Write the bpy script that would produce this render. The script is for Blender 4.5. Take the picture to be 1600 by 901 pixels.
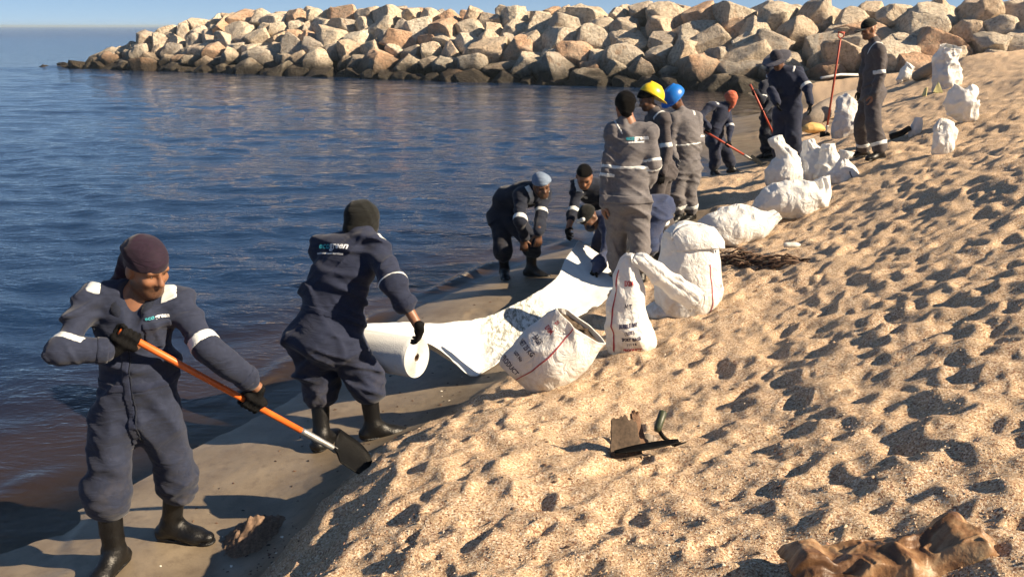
import bpy, bmesh, math, random
import numpy as np
from mathutils import Vector, Matrix
from mathutils.bvhtree import BVHTree

for _o in list(bpy.data.objects):
    bpy.data.objects.remove(_o, do_unlink=True)
SC = bpy.context.scene
COL = SC.collection
random.seed(7)
RNG = np.random.default_rng(7)
R = math.radians

# ------------------------------------------------------------------ camera
CAM = np.array([0.0, 0.0, 2.65])
PITCH = R(16.3)
cam_data = bpy.data.cameras.new('camera')
cam_data.sensor_width = 36.0
cam_data.lens = 1400.0 / 1600.0 * 36.0
cam_data.clip_start = 0.05
cam_data.clip_end = 20000.0
cam = bpy.data.objects.new('camera', cam_data)
COL.objects.link(cam)
cam.location = CAM
cam.rotation_euler = (R(90) - PITCH, 0, 0)
SC.camera = cam

# ------------------------------------------------------------------ sky and sun
SUN_EL = R(31.0)
SUN_AZ = R(108.0)          # clockwise from +Y (view direction): to the right and a little behind the camera
world = bpy.data.worlds.new('World')
SC.world = world
world.use_nodes = True
wn = world.node_tree
for n in list(wn.nodes):
    wn.nodes.remove(n)
w_out = wn.nodes.new('ShaderNodeOutputWorld')
w_bg = wn.nodes.new('ShaderNodeBackground')
w_sky = wn.nodes.new('ShaderNodeTexSky')
w_sky.sky_type = 'NISHITA'
w_sky.sun_disc = False
w_sky.sun_elevation = SUN_EL
w_sky.sun_rotation = SUN_AZ
w_sky.air_density = 0.3
w_sky.dust_density = 0.0
w_sky.ozone_density = 5.0
w_bg.inputs['Strength'].default_value = 0.116
w_gam = wn.nodes.new('ShaderNodeGamma')          # even, hazy sky: less contrast between zenith and horizon
w_gam.inputs['Gamma'].default_value = 0.50
wn.links.new(w_sky.outputs[0], w_gam.inputs['Color'])
w_hs = wn.nodes.new('ShaderNodeHueSaturation')
w_hs.inputs['Saturation'].default_value = 1.22
wn.links.new(w_gam.outputs[0], w_hs.inputs['Color'])
wn.links.new(w_hs.outputs[0], w_bg.inputs['Color'])
wn.links.new(w_bg.outputs[0], w_out.inputs['Surface'])
sun_data = bpy.data.lights.new('sun', 'SUN')
sun_data.energy = 4.8
sun_data.angle = R(0.6)
sun_data.color = (1.0, 0.81, 0.575)
sun = bpy.data.objects.new('sun', sun_data)
COL.objects.link(sun)
sun_dir = Vector((math.sin(SUN_AZ) * math.cos(SUN_EL), math.cos(SUN_AZ) * math.cos(SUN_EL), math.sin(SUN_EL)))
sun.rotation_euler = sun_dir.to_track_quat('Z', 'Y').to_euler()
SC.view_settings.view_transform = 'Standard'
SC.view_settings.look = 'None'
SC.view_settings.exposure = 1.2
SC.view_settings.gamma = 1.0
SC.view_settings.use_curve_mapping = False
SC.render.engine = 'CYCLES'
SC.cycles.adaptive_threshold = 0.02
SC.cycles.max_bounces = 6
SC.cycles.diffuse_bounces = 3
SC.cycles.glossy_bounces = 3
SC.cycles.transparent_max_bounces = 8
SC.cycles.caustics_reflective = False
SC.cycles.caustics_refractive = False

# ------------------------------------------------------------------ survey: photo pixel + real depth -> place in the world
CT, ST = math.cos(PITCH), math.sin(PITCH)


def ray(px, py):
    u = (px - 800.0) / 1400.0
    v = (450.5 - py) / 1400.0
    return np.array([u, CT + v * ST, -ST + v * CT])


def at(px, py, Y):
    d = ray(px, py)
    return CAM + d * (Y / d[1])


def at_z(px, py, z):
    d = ray(px, py)
    return CAM + d * ((z - CAM[2]) / d[2])


def pix_per_m(Y):
    return 1400.0 / (Y * CT + 0.4)


# ------------------------------------------------------------------ small numpy noise kit
_LAT = np.random.default_rng(11).random((48, 48, 48)).astype(np.float32)


def vnoise(x, y, z, seed=0):
    """smooth value noise, -1..1, any array shape"""
    x = np.asarray(x, np.float32) + seed * 7.31
    y = np.asarray(y, np.float32) + seed * 3.17
    z = np.asarray(z, np.float32) + seed * 5.93
    xi = np.floor(x); yi = np.floor(y); zi = np.floor(z)
    fx = x - xi; fy = y - yi; fz = z - zi
    fx = fx * fx * (3 - 2 * fx); fy = fy * fy * (3 - 2 * fy); fz = fz * fz * (3 - 2 * fz)
    x0 = xi.astype(np.int64) % 48; y0 = yi.astype(np.int64) % 48; z0 = zi.astype(np.int64) % 48
    x1 = (x0 + 1) % 48; y1 = (y0 + 1) % 48; z1 = (z0 + 1) % 48
    L = _LAT
    a = L[x0, y0, z0] * (1 - fx) + L[x1, y0, z0] * fx
    b = L[x0, y1, z0] * (1 - fx) + L[x1, y1, z0] * fx
    c = L[x0, y0, z1] * (1 - fx) + L[x1, y0, z1] * fx
    d = L[x0, y1, z1] * (1 - fx) + L[x1, y1, z1] * fx
    e = a * (1 - fy) + b * fy
    f = c * (1 - fy) + d * fy
    return (e * (1 - fz) + f * fz) * 2 - 1


def fbm(x, y, z, octv=3, seed=0):
    s = 0.0; a = 1.0; t = 0.0; f = 1.0
    for i in range(octv):
        s = s + a * vnoise(x * f, y * f, z * f, seed + i)
        t += a; a *= 0.5; f *= 2.03
    return s / t


def sstep(a, b, x):
    t = np.clip((x - a) / (b - a), 0, 1)
    return t * t * (3 - 2 * t)


def nrm(v):
    v = np.asarray(v, float)
    return v / (np.linalg.norm(v) + 1e-12)


# ------------------------------------------------------------------ object helpers
def mesh_data(name, verts, faces, mats=(), smooth=True, mat_idx=None):
    me = bpy.data.meshes.new(name)
    v = np.asarray(verts, np.float32)
    if isinstance(faces, np.ndarray):
        n = faces.shape[1]
        me.vertices.add(len(v)); me.vertices.foreach_set('co', v.ravel())
        me.loops.add(faces.size); me.loops.foreach_set('vertex_index', faces.astype(np.int32).ravel())
        me.polygons.add(len(faces))
        me.polygons.foreach_set('loop_start', np.arange(0, faces.size, n, dtype=np.int32))
        me.update(calc_edges=True)
    else:
        me.from_pydata([tuple(map(float, p)) for p in v], [], [tuple(map(int, f)) for f in faces])
    for m in mats:
        me.materials.append(m)
    if mat_idx is not None:
        me.polygons.foreach_set('material_index', np.asarray(mat_idx, np.int32))
    if smooth:
        me.polygons.foreach_set('use_smooth', np.ones(len(me.polygons), bool))
    me.update()
    return me


def link(name, data, parent=None, loc=(0, 0, 0)):
    o = bpy.data.objects.new(name, data)
    COL.objects.link(o)
    o.location = loc
    if parent is not None:
        o.parent = parent
    return o


def tag(o, label=None, cat=None, group=None, kind=None):
    if label: o['label'] = label
    if cat: o['category'] = cat
    if group: o['group'] = group
    if kind: o['kind'] = kind
    return o


def thing(name, label, cat, loc=(0, 0, 0), group=None):
    return tag(link(name, None, None, tuple(map(float, loc))), label, cat, group)


def part(name, verts, faces, mat, root, smooth=True, world=True):
    """one mesh child; verts in world space are brought into the thing's frame"""
    v = np.asarray(verts, float)
    if world and root is not None:
        o = root; off = np.zeros(3)
        while o is not None:
            off = off + np.array(o.location); o = o.parent
        v = v - off
    ms = mat if isinstance(mat, (list, tuple)) else [mat]
    return link(name, mesh_data(name, v, faces, ms, smooth), root)


def set_attr(me, name, arr):
    a = me.attributes.new(name, 'FLOAT', 'POINT')
    a.data.foreach_set('value', np.asarray(arr, np.float32).ravel())


# ------------------------------------------------------------------ material helpers
class NT:
    def __init__(self, name):
        self.m = bpy.data.materials.new(name)
        self.m.use_nodes = True
        self.t = self.m.node_tree
        for n in list(self.t.nodes):
            self.t.nodes.remove(n)
        self.out = self.t.nodes.new('ShaderNodeOutputMaterial')

    def n(self, typ, **kw):
        nd = self.t.nodes.new(typ)
        for k, v in kw.items():
            if k.startswith('_'):
                setattr(nd, k[1:], v)
            else:
                key = k.replace('__', ' ')
                s = nd.inputs[int(key[1:])] if key[0] == 'i' and key[1:].isdigit() else nd.inputs[key]
                if isinstance(v, bpy.types.NodeSocket):
                    self.t.links.new(v, s)
                else:
                    s.default_value = v
        return nd

    def coord(self, which='Object'):
        return self.n('ShaderNodeTexCoord').outputs[which]

    def noise(self, vec, scale, detail=4, rough=0.55, dist=0.0):
        return self.n('ShaderNodeTexNoise', Vector=vec, Scale=scale, Detail=detail, Roughness=rough, Distortion=dist).outputs['Fac']

    def ramp(self, fac, stops, interp='LINEAR'):
        r = self.n('ShaderNodeValToRGB', Fac=fac)
        cr = r.color_ramp
        cr.interpolation = interp
        while len(cr.elements) < len(stops):
            cr.elements.new(0.5)
        for e, (p, c) in zip(cr.elements, stops):
            e.position = p
            e.color = (c, c, c, 1) if not isinstance(c, (tuple, list)) else (c[0], c[1], c[2], 1)
        return r.outputs['Color']

    def mix(self, fac, a, b, mode='MIX'):
        nd = self.t.nodes.new('ShaderNodeMix')
        nd.data_type = 'RGBA'; nd.blend_type = mode
        for s, v in ((nd.inputs[0], fac), (nd.inputs[6], a), (nd.inputs[7], b)):
            if isinstance(v, bpy.types.NodeSocket):
                self.t.links.new(v, s)
            else:
                s.default_value = v if not isinstance(v, (tuple, list)) or len(v) == 4 else (*v, 1)
        return nd.outputs[2]

    def math(self, op, a, b=0.0, c=0.0, clamp=False):
        nd = self.t.nodes.new('ShaderNodeMath'); nd.operation = op; nd.use_clamp = clamp
        for s, v in zip(nd.inputs, (a, b, c)):
            if isinstance(v, bpy.types.NodeSocket):
                self.t.links.new(v, s)
            else:
                s.default_value = v
        return nd.outputs[0]

    def mapping(self, vec, scale=(1, 1, 1), rot=(0, 0, 0)):
        return self.n('ShaderNodeMapping', Vector=vec, Scale=scale, Rotation=rot).outputs[0]

    def attr(self, name):
        return self.n('ShaderNodeAttribute', _attribute_name=name).outputs['Fac']

    def bump(self, h, strength, dist, normal=None):
        kw = dict(Height=h, Strength=strength, Distance=dist)
        if normal is not None:
            kw['Normal'] = normal
        return self.n('ShaderNodeBump', **kw).outputs[0]

    def pbr(self, color, rough=0.6, normal=None, **kw):
        p = self.n('ShaderNodeBsdfPrincipled')
        c = p.inputs['Base Color']
        if isinstance(color, bpy.types.NodeSocket):
            self.t.links.new(color, c)
        else:
            c.default_value = (*color[:3], 1)
        if isinstance(rough, bpy.types.NodeSocket):
            self.t.links.new(rough, p.inputs['Roughness'])
        else:
            p.inputs['Roughness'].default_value = rough
        if normal is not None:
            self.t.links.new(normal, p.inputs['Normal'])
        for k, v in kw.items():
            s = p.inputs[k.replace('_', ' ')]
            if isinstance(v, bpy.types.NodeSocket):
                self.t.links.new(v, s)
            else:
                s.default_value = v
        return p.outputs[0]

    def done(self, shader):
        self.t.links.new(shader, self.out.inputs['Surface'])
        return self.m

# ================================================================== BEACH
SEA = 0.0
_CP = []


def cp(px, py, z):
    p = at_z(px, py, z)
    _CP.append((p[0], p[1], z))


for px, py in ((-260, 960), (-60, 868), (130, 790), (300, 702), (410, 648), (520, 575), (600, 515), (655, 478), (750, 440), (850, 398), (915, 350), (980, 290), (1060, 232), (1120, 190), (1180, 152)):
    cp(px, py, 0.0)
for px, py, z in (
        # foot of the berm
        (177, 890, .07), (268, 835, .07), (100, 885, .05), (300, 790, .055), (200, 815, .04), (400, 740, .07), (40, 905, .035), (340, 735, .04), (460, 670, .055),
        (300, 960, .10), (420, 860, .09), (420, 770, .06), (500, 735, .10), (560, 640, .07), (620, 672, .12), (715, 592, .13), (690, 560, .10), (790, 545, .17), (870, 480, .17),
        (930, 470, .22), (985, 452, .33), (940, 400, .15), (1030, 410, .20), (1075, 345, .18), (1130, 275, .10), (1187, 272, .14), (1215, 245, .28), (1160, 205, .10), (1235, 215, .36), (1300, 150, .42),
        # berm top
        (505, 850, .46), (560, 770, .50), (640, 710, .52), (740, 650, .50), (820, 622, .46), (870, 600, .44), (1000, 555, .50), (1110, 485, .52), (1130, 400, .46), (1240, 370, .60),
        (1200, 320, .46), (1270, 300, .58), (1330, 285, .76), (1372, 255, .93), (1300, 225, .72), (1250, 250, .55), (1390, 200, .95), (1400, 145, .85), (1440, 128, 1.1),
        # the open sand
        (640, 901, .70), (800, 901, .80), (1000, 800, .76), (1200, 901, .95), (1600, 901, 1.12), (1200, 700, .80), (1600, 700, 1.12), (1000, 660, .56), (1200, 540, .66), (1330, 480, .82),
        (1600, 450, 1.2), (1450, 350, 1.02), (1600, 280, 1.36), (1480, 230, 1.12), (1500, 170, 1.22), (1600, 180, 1.5), (1600, 120, 1.72), (1600, 84, 1.92), (1500, 94, 1.72)):
    cp(px, py, z)
for x, y, z in ((0, 0, .88), (0, -3, .95), (4, 0, 1.18), (9, 2, 1.5), (9, -4, 1.45), (-2.2, 1.5, .30), (-3.4, 0, 0), (-5, -3, -.2), (-3, -5, .5), (16, 12, 2.0), (26, 26, 2.5), (22, 4, 2.3),
                (-4.5, 3, -.35), (-4, 7, -.7), (-2, 9, -.6), (0, 11.5, -.45), (-7, 4, -.9), (-9, 12, -1.6), (0, 18, -1.2), (2.6, 20, -.45), (5, 30, -.6), (-20, 25, -2.5), (0, 35, -2.0), (9, 37, -.1), (14, 33, .9)):
    _CP.append((x, y, z))
_CP = np.array(_CP)


def _tps(r2):
    return r2 * np.log(r2 + 1e-9) * 0.5


def _fit(P, lam=0.02):
    n = len(P)
    D = ((P[:, None, :2] - P[None, :, :2]) ** 2).sum(-1)
    K = _tps(D) + lam * np.eye(n)
    A = np.zeros((n + 3, n + 3))
    A[:n, :n] = K
    A[:n, n] = 1; A[:n, n + 1:] = P[:, :2]
    A[n, :n] = 1; A[n + 1:, :n] = P[:, :2].T
    b = np.zeros(n + 3); b[:n] = P[:, 2]
    return np.linalg.solve(A, b)


_CW = _fit(_CP, 0.04)


def base_h(x, y):
    x = np.asarray(x, float); y = np.asarray(y, float)
    sh = x.shape
    X = x.ravel(); Y = y.ravel()
    rr = np.hypot(X, Y)
    s = np.minimum(1.0, 45.0 / np.maximum(rr, 1e-6))      # hold the far rim
    Xc = X * s; Yc = Y * s
    out = np.full(X.shape, _CW[len(_CP)]) + _CW[-2] * Xc + _CW[-1] * Yc
    for i, (cx, cy, _) in enumerate(_CP):
        out += _CW[i] * _tps((Xc - cx) ** 2 + (Yc - cy) ** 2)
    return np.clip(out, -3.0, 3.2).reshape(sh)


def _hash(ix, iy, k):
    n = np.sin(ix * 127.1 + iy * 311.7 + k * 74.7) * 43758.5453
    return n - np.floor(n)


def pits(x, y, cell, k, stretch=1.5):
    """trodden hollows with soft rims, one per jittered cell"""
    wx = x + 0.25 * cell * vnoise(x / cell * 1.7, y / cell * 1.7, 0 * x, k)
    wy = y + 0.25 * cell * vnoise(x / cell * 1.7, y / cell * 1.7, 0 * x + 3.3, k + 1)
    gx = np.floor(wx / cell); gy = np.floor(wy / cell)
    out = np.zeros_like(x)
    for dx in (-1, 0, 1):
        for dy in (-1, 0, 1):
            cx = gx + dx; cy = gy + dy
            px = (cx + 0.15 + 0.7 * _hash(cx, cy, k)) * cell
            py = (cy + 0.15 + 0.7 * _hash(cx, cy, k + 1)) * cell
            ang = _hash(cx, cy, k + 2) * 1.6 + 0.35
            rad = cell * (0.26 + 0.26 * _hash(cx, cy, k + 3))
            dep = 0.25 + 0.75 * _hash(cx, cy, k + 4)
            ca = np.cos(ang); sa = np.sin(ang)
            a = ((wx - px) * ca + (wy - py) * sa) / (rad * stretch)
            b = (-(wx - px) * sa + (wy - py) * ca) / rad
            q = np.sqrt(a * a + b * b)
            out += dep * (-np.exp(-(q * 1.15) ** 3) + 0.42 * np.exp(-((q - 1.3) / 0.36) ** 2))
    return out


def dryness(x, y, h):
    return sstep(0.20, 0.36, h + 0.05 * fbm(x * 1.6, y * 1.6, 0 * x, 3, 5))


def relief(x, y, h):
    dry = dryness(x, y, h)
    n = 0 * x
    r = 0.036 * pits(x, y, 0.34, 3) * (0.62 + 0.34 * vnoise(x * .9, y * .9, n, 33)) + 0.023 * pits(x, y, 0.17, 17, 1.2)
    r += 0.034 * fbm(x * 1.3, y * 1.3, n, 2, 2) + 0.018 * fbm(x * 5, y * 5, n, 3, 8) + 0.009 * fbm(x * 22, y * 22, n, 2, 21)
    lump = 0.06 * sstep(0.0, 0.5, dry) * (0.6 + 0.6 * fbm(x * 6, y * 6, n, 2, 14))
    wet = 0.008 * fbm(x * 2.5, y * 2.5, n, 3, 6) + 0.0025 * fbm(x * 18, y * 18, n, 2, 9) - 0.018 * sstep(.45, .8, vnoise(x * 2.3, y * 2.3, n, 41))
    far = 1 - 0.35 * sstep(12, 26, np.hypot(x, y))
    return dry * r * far * .76 + lump + (1 - dry) * wet * sstep(-.5, .02, h)


def ground(x, y):
    """height of the finished sand at a spot"""
    x = np.atleast_1d(np.asarray(x, float)); y = np.atleast_1d(np.asarray(y, float))
    h = base_h(x, y)
    g = h + relief(x, y, h)
    return float(g[0]) if g.size == 1 else g


def on_ground(px, py):
    """walk a sight line down to the sand"""
    d = ray(px, py)
    a, b = 1.5, 60.0
    for n in (160, 60):
        t = np.geomspace(a, b, n)
        P = CAM[None] + d[None] * t[:, None]
        h = base_h(P[:, 0], P[:, 1])
        i = max(int(np.argmax(P[:, 2] < h)), 1)
        a, b = t[i - 1], t[i]
    p = P[i].copy(); p[2] = h[i]
    return p


def polar(angles, radii):
    A, Rr = np.meshgrid(angles, radii)
    x = Rr * np.sin(A); y = Rr * np.cos(A)
    nr, na = x.shape
    i = np.arange(nr * na).reshape(nr, na)
    f = np.stack([i[:-1, :-1], i[:-1, 1:], i[1:, 1:], i[1:, :-1]], -1).reshape(-1, 4)
    return x, y, f


_ang = np.concatenate([np.radians(np.arange(-180, -36, 3.0)), np.radians(np.arange(-36, 36.001, 0.135)), np.radians(np.arange(39, 180.1, 3.0))])
_rad = np.concatenate([np.linspace(0.05, 1.7, 12), np.geomspace(1.78, 30, 480), np.geomspace(30.8, 400, 46)])
gx, gy, gf = polar(_ang, _rad)
gh = base_h(gx.ravel(), gy.ravel()).reshape(gx.shape)
gz = gh + relief(gx.ravel(), gy.ravel(), gh.ravel()).reshape(gx.shape)


def mat_sand():
    m = NT('sand')
    co = m.coord('Object')
    dry = m.attr('dry')
    grain = m.noise(co, 260, 3, 0.7)
    grain2 = m.noise(co, 95, 3, 0.7)
    patch = m.noise(co, 1.7, 4, 0.6)
    speck = m.n('ShaderNodeTexVoronoi', Vector=co, Scale=150.0, Randomness=1.0).outputs['Color']
    sp = m.n('ShaderNodeSeparateColor', Color=speck).outputs[0]
    c = m.ramp(grain2, [(0.28, (.26, .16, .10)), (0.42, (.50, .345, .215)), (0.56, (.68, .50, .33)), (0.72, (.86, .72, .54))])
    c = m.mix(m.ramp(sp, [(0.0, 1.0), (0.16, 1.0), (0.20, 0.0)]), c, (.27, .14, .09, 1))
    c = m.mix(m.ramp(sp, [(0.84, 0.0), (0.88, 0.85)]), c, (.90, .78, .62, 1))
    c = m.mix(m.math('MULTIPLY', m.ramp(patch, [(0.35, 0.0), (0.7, 1.0)]), 0.28), c, (.70, .50, .30, 1))
    wetc = m.ramp(m.noise(co, 3.2, 5, 0.62), [(0.3, (.155, .120, .080)), (0.5, (.225, .184, .130)), (0.7, (.29, .24, .172))])
    wetc = m.mix(m.math('MULTIPLY', m.ramp(m.noise(co, 14.0, 5, 0.7), [(0.52, 0.0), (0.68, 1.0)]), 0.35), wetc, (.045, .030, .024, 1))
    wetc = m.mix(0.30, wetc, m.ramp(grain, [(0.35, (.03, .02, .015)), (0.65, (.26, .20, .15))]))
    col = m.mix(dry, wetc, c)
    wet = m.attr('film')
    rough = m.math('SUBTRACT', 0.92, m.math('MULTIPLY', wet, m.math('ADD', 0.34, m.math('MULTIPLY', m.noise(co, 2.1, 3), 0.30))))
    hsum = m.math('ADD', m.math('MULTIPLY', grain, 0.6), m.math('MULTIPLY', grain2, 1.0))
    st = m.math('ADD', 0.10, m.math('MULTIPLY', dry, 0.75))
    nb = m.n('ShaderNodeBump', Height=hsum, Strength=st, Distance=0.012).outputs[0]
    sh = m.pbr(col, rough, nb, Specular_IOR_Level=m.math('ADD', 0.12, m.math('MULTIPLY', wet, 0.28)))
    return m.done(sh)


M_SAND = mat_sand()
_me = mesh_data('beach_sand', np.stack([gx.ravel(), gy.ravel(), gz.ravel()], 1), gf, [M_SAND])
_dry = dryness(gx.ravel(), gy.ravel(), gh.ravel())
set_attr(_me, 'dry', _dry)
set_attr(_me, 'film', (1 - sstep(0.0, .45, _dry)) * sstep(.26, .05, gh.ravel()) if False else (1 - sstep(0.0, .45, _dry)) * (1 - 0.75 * sstep(.05, .22, gh.ravel())))
beach = tag(link('beach_sand', _me), kind='structure')

# loose shell grit lying on the dry sand (nobody could count it)
def shell_grit():
    n = 26000
    r = np.exp(RNG.uniform(np.log(2.1), np.log(11), n))
    a = RNG.uniform(R(-26), R(34), n)
    x = r * np.sin(a); y = r * np.cos(a)
    h = base_h(x, y)
    keep = dryness(x, y, h) > 0.25
    x, y, h = x[keep], y[keep], h[keep]
    z = h + relief(x, y, h)
    n = len(x)
    tet = np.array([[1, 0, -.3], [-.5, .8, -.3], [-.5, -.8, -.3], [0, 0, .7]])
    s = RNG.uniform(.002, .0062, n) * np.where(RNG.random(n) > .97, 1.9, 1.0)
    ang = RNG.uniform(0, 6.28, n)
    V = np.empty((n, 4, 3))
    st = RNG.uniform(.5, 1.2, n)
    for i in range(4):
        px = tet[i, 0] * s * 1.3; py = tet[i, 1] * s * st
        V[:, i, 0] = x + px * np.cos(ang) - py * np.sin(ang)
        V[:, i, 1] = y + px * np.sin(ang) + py * np.cos(ang)
        V[:, i, 2] = z + tet[i, 2] * s * .8 + s * .2
    b = np.arange(n)[:, None] * 4
    F = np.concatenate([b + np.array([[0, 1, 3]]), b + np.array([[1, 2, 3]]), b + np.array([[2, 0, 3]])])
    m = NT('shell grit')
    g = m.n('ShaderNodeNewGeometry').outputs['Random Per Island']
    c = m.ramp(g, [(0.0, (.20, .11, .07)), (0.3, (.42, .27, .16)), (0.6, (.62, .46, .30)), (0.85, (.80, .68, .52)), (1.0, (.55, .30, .20))])
    me = mesh_data('shell_grit', V.reshape(-1, 3), F, [m.done(m.pbr(c, .8))], smooth=False)
    tag(link('shell_grit', me), 'loose shell grit and coarse grains scattered over the dry sand', 'grit', kind='stuff')


shell_grit()

# ================================================================== SEA
_ang2 = np.concatenate([np.radians(np.arange(-180, -38, 4.0)), np.radians(np.arange(-38, 30.001, 0.15)), np.radians(np.arange(32, 180.1, 4.0))])
_rad2 = np.concatenate([np.linspace(0.3, 2.6, 5), np.geomspace(2.7, 70, 620), np.geomspace(72, 9000, 60)])
wx, wy, wf = polar(_ang2, _rad2)
X = wx.ravel(); Yv = wy.ravel(); RR = np.hypot(X, Yv)
dep = SEA - base_h(X, Yv)
Z = np.zeros_like(X)
_wr = np.random.default_rng(5)
_dr = np.maximum(RR * 0.0055, 0.02)
for i in range(54):
    lam = math.exp(_wr.uniform(math.log(.24), math.log(2.6)))
    th = R(250) + _wr.normal(0, 0.50)
    kx, ky = math.cos(th) * 6.283 / lam, math.sin(th) * 6.283 / lam
    amp = 0.0036 * lam ** 0.95
    ph = kx * X + ky * Yv + _wr.uniform(0, 6.28) + 1.1 * vnoise(X * .5 / max(lam, .4), Yv * .5 / max(lam, .4), 0 * X, i)
    s = np.sin(ph)
    Z += amp * (s + 0.22 * np.cos(2 * ph)) * (1 - sstep(0.18, 0.45, _dr / lam))
gust = 0.65 + 0.6 * fbm(X * .11, Yv * .2, 0 * X, 3, 4)
Z *= gust * (0.12 + 0.88 * sstep(.02, .75, dep))
# little breakers running up the edge
edge = np.exp(-((dep - .075 - .05 * vnoise(X * .8, Yv * .8, 0 * X, 7)) / .035) ** 2)
Z += edge * 0.038 * np.clip(.35 + 1.2 * fbm(X * 1.5, Yv * 1.5, 0 * X, 3, 12), 0, 1) * (RR < 40)
edge2 = np.exp(-((dep - .26 - .06 * vnoise(X * .7, Yv * .7, 0 * X, 17)) / .05) ** 2)
Z += edge2 * 0.035 * np.clip(.1 + 1.2 * fbm(X * 1.1, Yv * 1.1, 0 * X, 3, 19), 0, 1) * (RR < 40)


def mat_sea():
    m = NT('sea water')
    co = m.coord('Object')
    d = m.attr('depth')
    sep = m.n('ShaderNodeSeparateXYZ', Vector=co)
    dist = m.n('ShaderNodeVectorMath', _operation='LENGTH', Vector=co).outputs['Value'] if False else None
    vm = m.n('ShaderNodeVectorMath', _operation='LENGTH'); m.t.links.new(co, vm.inputs[0])
    r = vm.outputs['Value']
    fine = m.noise(m.mapping(co, (1.0, 1.6, 1.0), (0, 0, R(20))), 9.0, 3, 0.6, 0.4)
    mid = m.noise(m.mapping(co, (.55, 1.5, 1.0), (0, 0, R(8))), 2.2, 4, 0.6, 0.6)
    far = m.noise(m.mapping(co, (.35, 1.3, 1.0), (0, 0, R(4))), .55, 4, 0.6, 0.4)
    farf = m.n('ShaderNodeMapRange', Value=r, i1=20.0, i2=80.0).outputs[0]
    nearf = m.math('SUBTRACT', 1.0, m.n('ShaderNodeMapRange', Value=r, i1=6.0, i2=45.0).outputs[0])
    calm = m.n('ShaderNodeMapRange', Value=d, i1=0.0, i2=0.35, i3=0.25, i4=1.0).outputs[0]
    n1 = m.n('ShaderNodeBump', Height=fine, Strength=m.math('MULTIPLY', nearf, calm), Distance=0.012).outputs[0]
    n2 = m.n('ShaderNodeBump', Height=mid, Strength=m.math('MULTIPLY', 1.0, calm), Distance=0.036, Normal=n1).outputs[0]
    n3 = m.n('ShaderNodeBump', Height=far, Strength=farf, Distance=0.16, Normal=n2).outputs[0]
    fr = m.n('ShaderNodeFresnel', IOR=1.333, Normal=n3).outputs[0]
    opac = m.math('SUBTRACT', 1.0, m.math('POWER', 2.718, m.math('MULTIPLY', d, -5.5)))
    murk = m.noise(co, .55, 3, 0.6)
    dd = m.math('ADD', d, m.math('MULTIPLY', m.math('SUBTRACT', murk, 0.5), 0.22))
    bodyc = m.ramp(dd, [(0.0, (.120, .080, .050)), (0.12, (.058, .037, .029)), (0.32, (.022, .019, .028)), (0.62, (.009, .018, .044)), (1.0, (.008, .024, .064))])
    body = m.n('ShaderNodeBsdfDiffuse', Color=bodyc, Normal=n3).outputs[0]
    tr = m.n('ShaderNodeBsdfTransparent', Color=(.86, .80, .70, 1)).outputs[0]
    inner = m.n('ShaderNodeMixShader', Fac=opac, i1=tr, i2=body).outputs[0]
    gl = m.n('ShaderNodeBsdfGlossy', Color=(1, 1, 1, 1), Roughness=m.n('ShaderNodeMapRange', Value=r, i1=8.0, i2=300.0, i3=0.04, i4=0.22).outputs[0], Normal=n3).outputs[0]
    sh = m.n('ShaderNodeMixShader', Fac=fr, i1=inner, i2=gl).outputs[0]
    foam = m.attr('foam')
    fn = m.ramp(m.math('MULTIPLY', foam, m.noise(co, 9.0, 6, 0.75)), [(0.36, 0.0), (0.50, 0.75)])
    fo = m.n('ShaderNodeBsdfDiffuse', Color=(.66, .58, .47, 1)).outputs[0]
    sh = m.n('ShaderNodeMixShader', Fac=fn, i1=sh, i2=fo).outputs[0]
    return m.done(sh)


# breakwater line on the ground
BW_A = at_z(112, 106, 0.0)[:2]      # seaward tip at the waterline
BW_B = at_z(1130, 141, 0.0)[:2]     # where the beach begins
BW_U = nrm(BW_B - BW_A)             # along the axis, seaward end to land
BW_N = np.array([BW_U[1], -BW_U[0]])
if BW_N[1] > 0: BW_N = -BW_N         # faces the camera
foam = np.exp(-(((X - BW_A[0] + .6) / 1.5) ** 2 + ((Yv - BW_A[1] - .6) / 1.5) ** 2)) * .85
sl = (X - BW_A[0]) * BW_N[0] + (Yv - BW_A[1]) * BW_N[1]
Z = Z + 0.16 * foam * (0.5 + vnoise(X * 1.2, Yv * 1.2, 0 * X, 3))
_me = mesh_data('sea_water', np.stack([X, Yv, SEA + Z], 1), wf, [mat_sea()])
set_attr(_me, 'depth', np.clip(dep + Z, 0, 5))
crestf = np.clip((edge * np.clip(.35 + 1.2 * fbm(X * 1.5, Yv * 1.5, 0 * X, 3, 12), 0, 1) + .6 * edge2 * np.clip(.1 + 1.2 * fbm(X * 1.1, Yv * 1.1, 0 * X, 3, 19), 0, 1)) * (RR < 30), 0, 1)
swash = np.exp(-((dep - .006 - .012 * vnoise(X * 3, Yv * 3, 0 * X, 27)) / .010) ** 2) * (RR < 25) * np.clip(.45 + .9 * vnoise(X * 1.1, Yv * 1.1, 0 * X, 31), 0, 1)
set_attr(_me, 'foam', np.maximum(np.maximum(foam, .80 * swash), .80 * crestf))
sea = tag(link('sea_water', _me), kind='structure')

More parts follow.
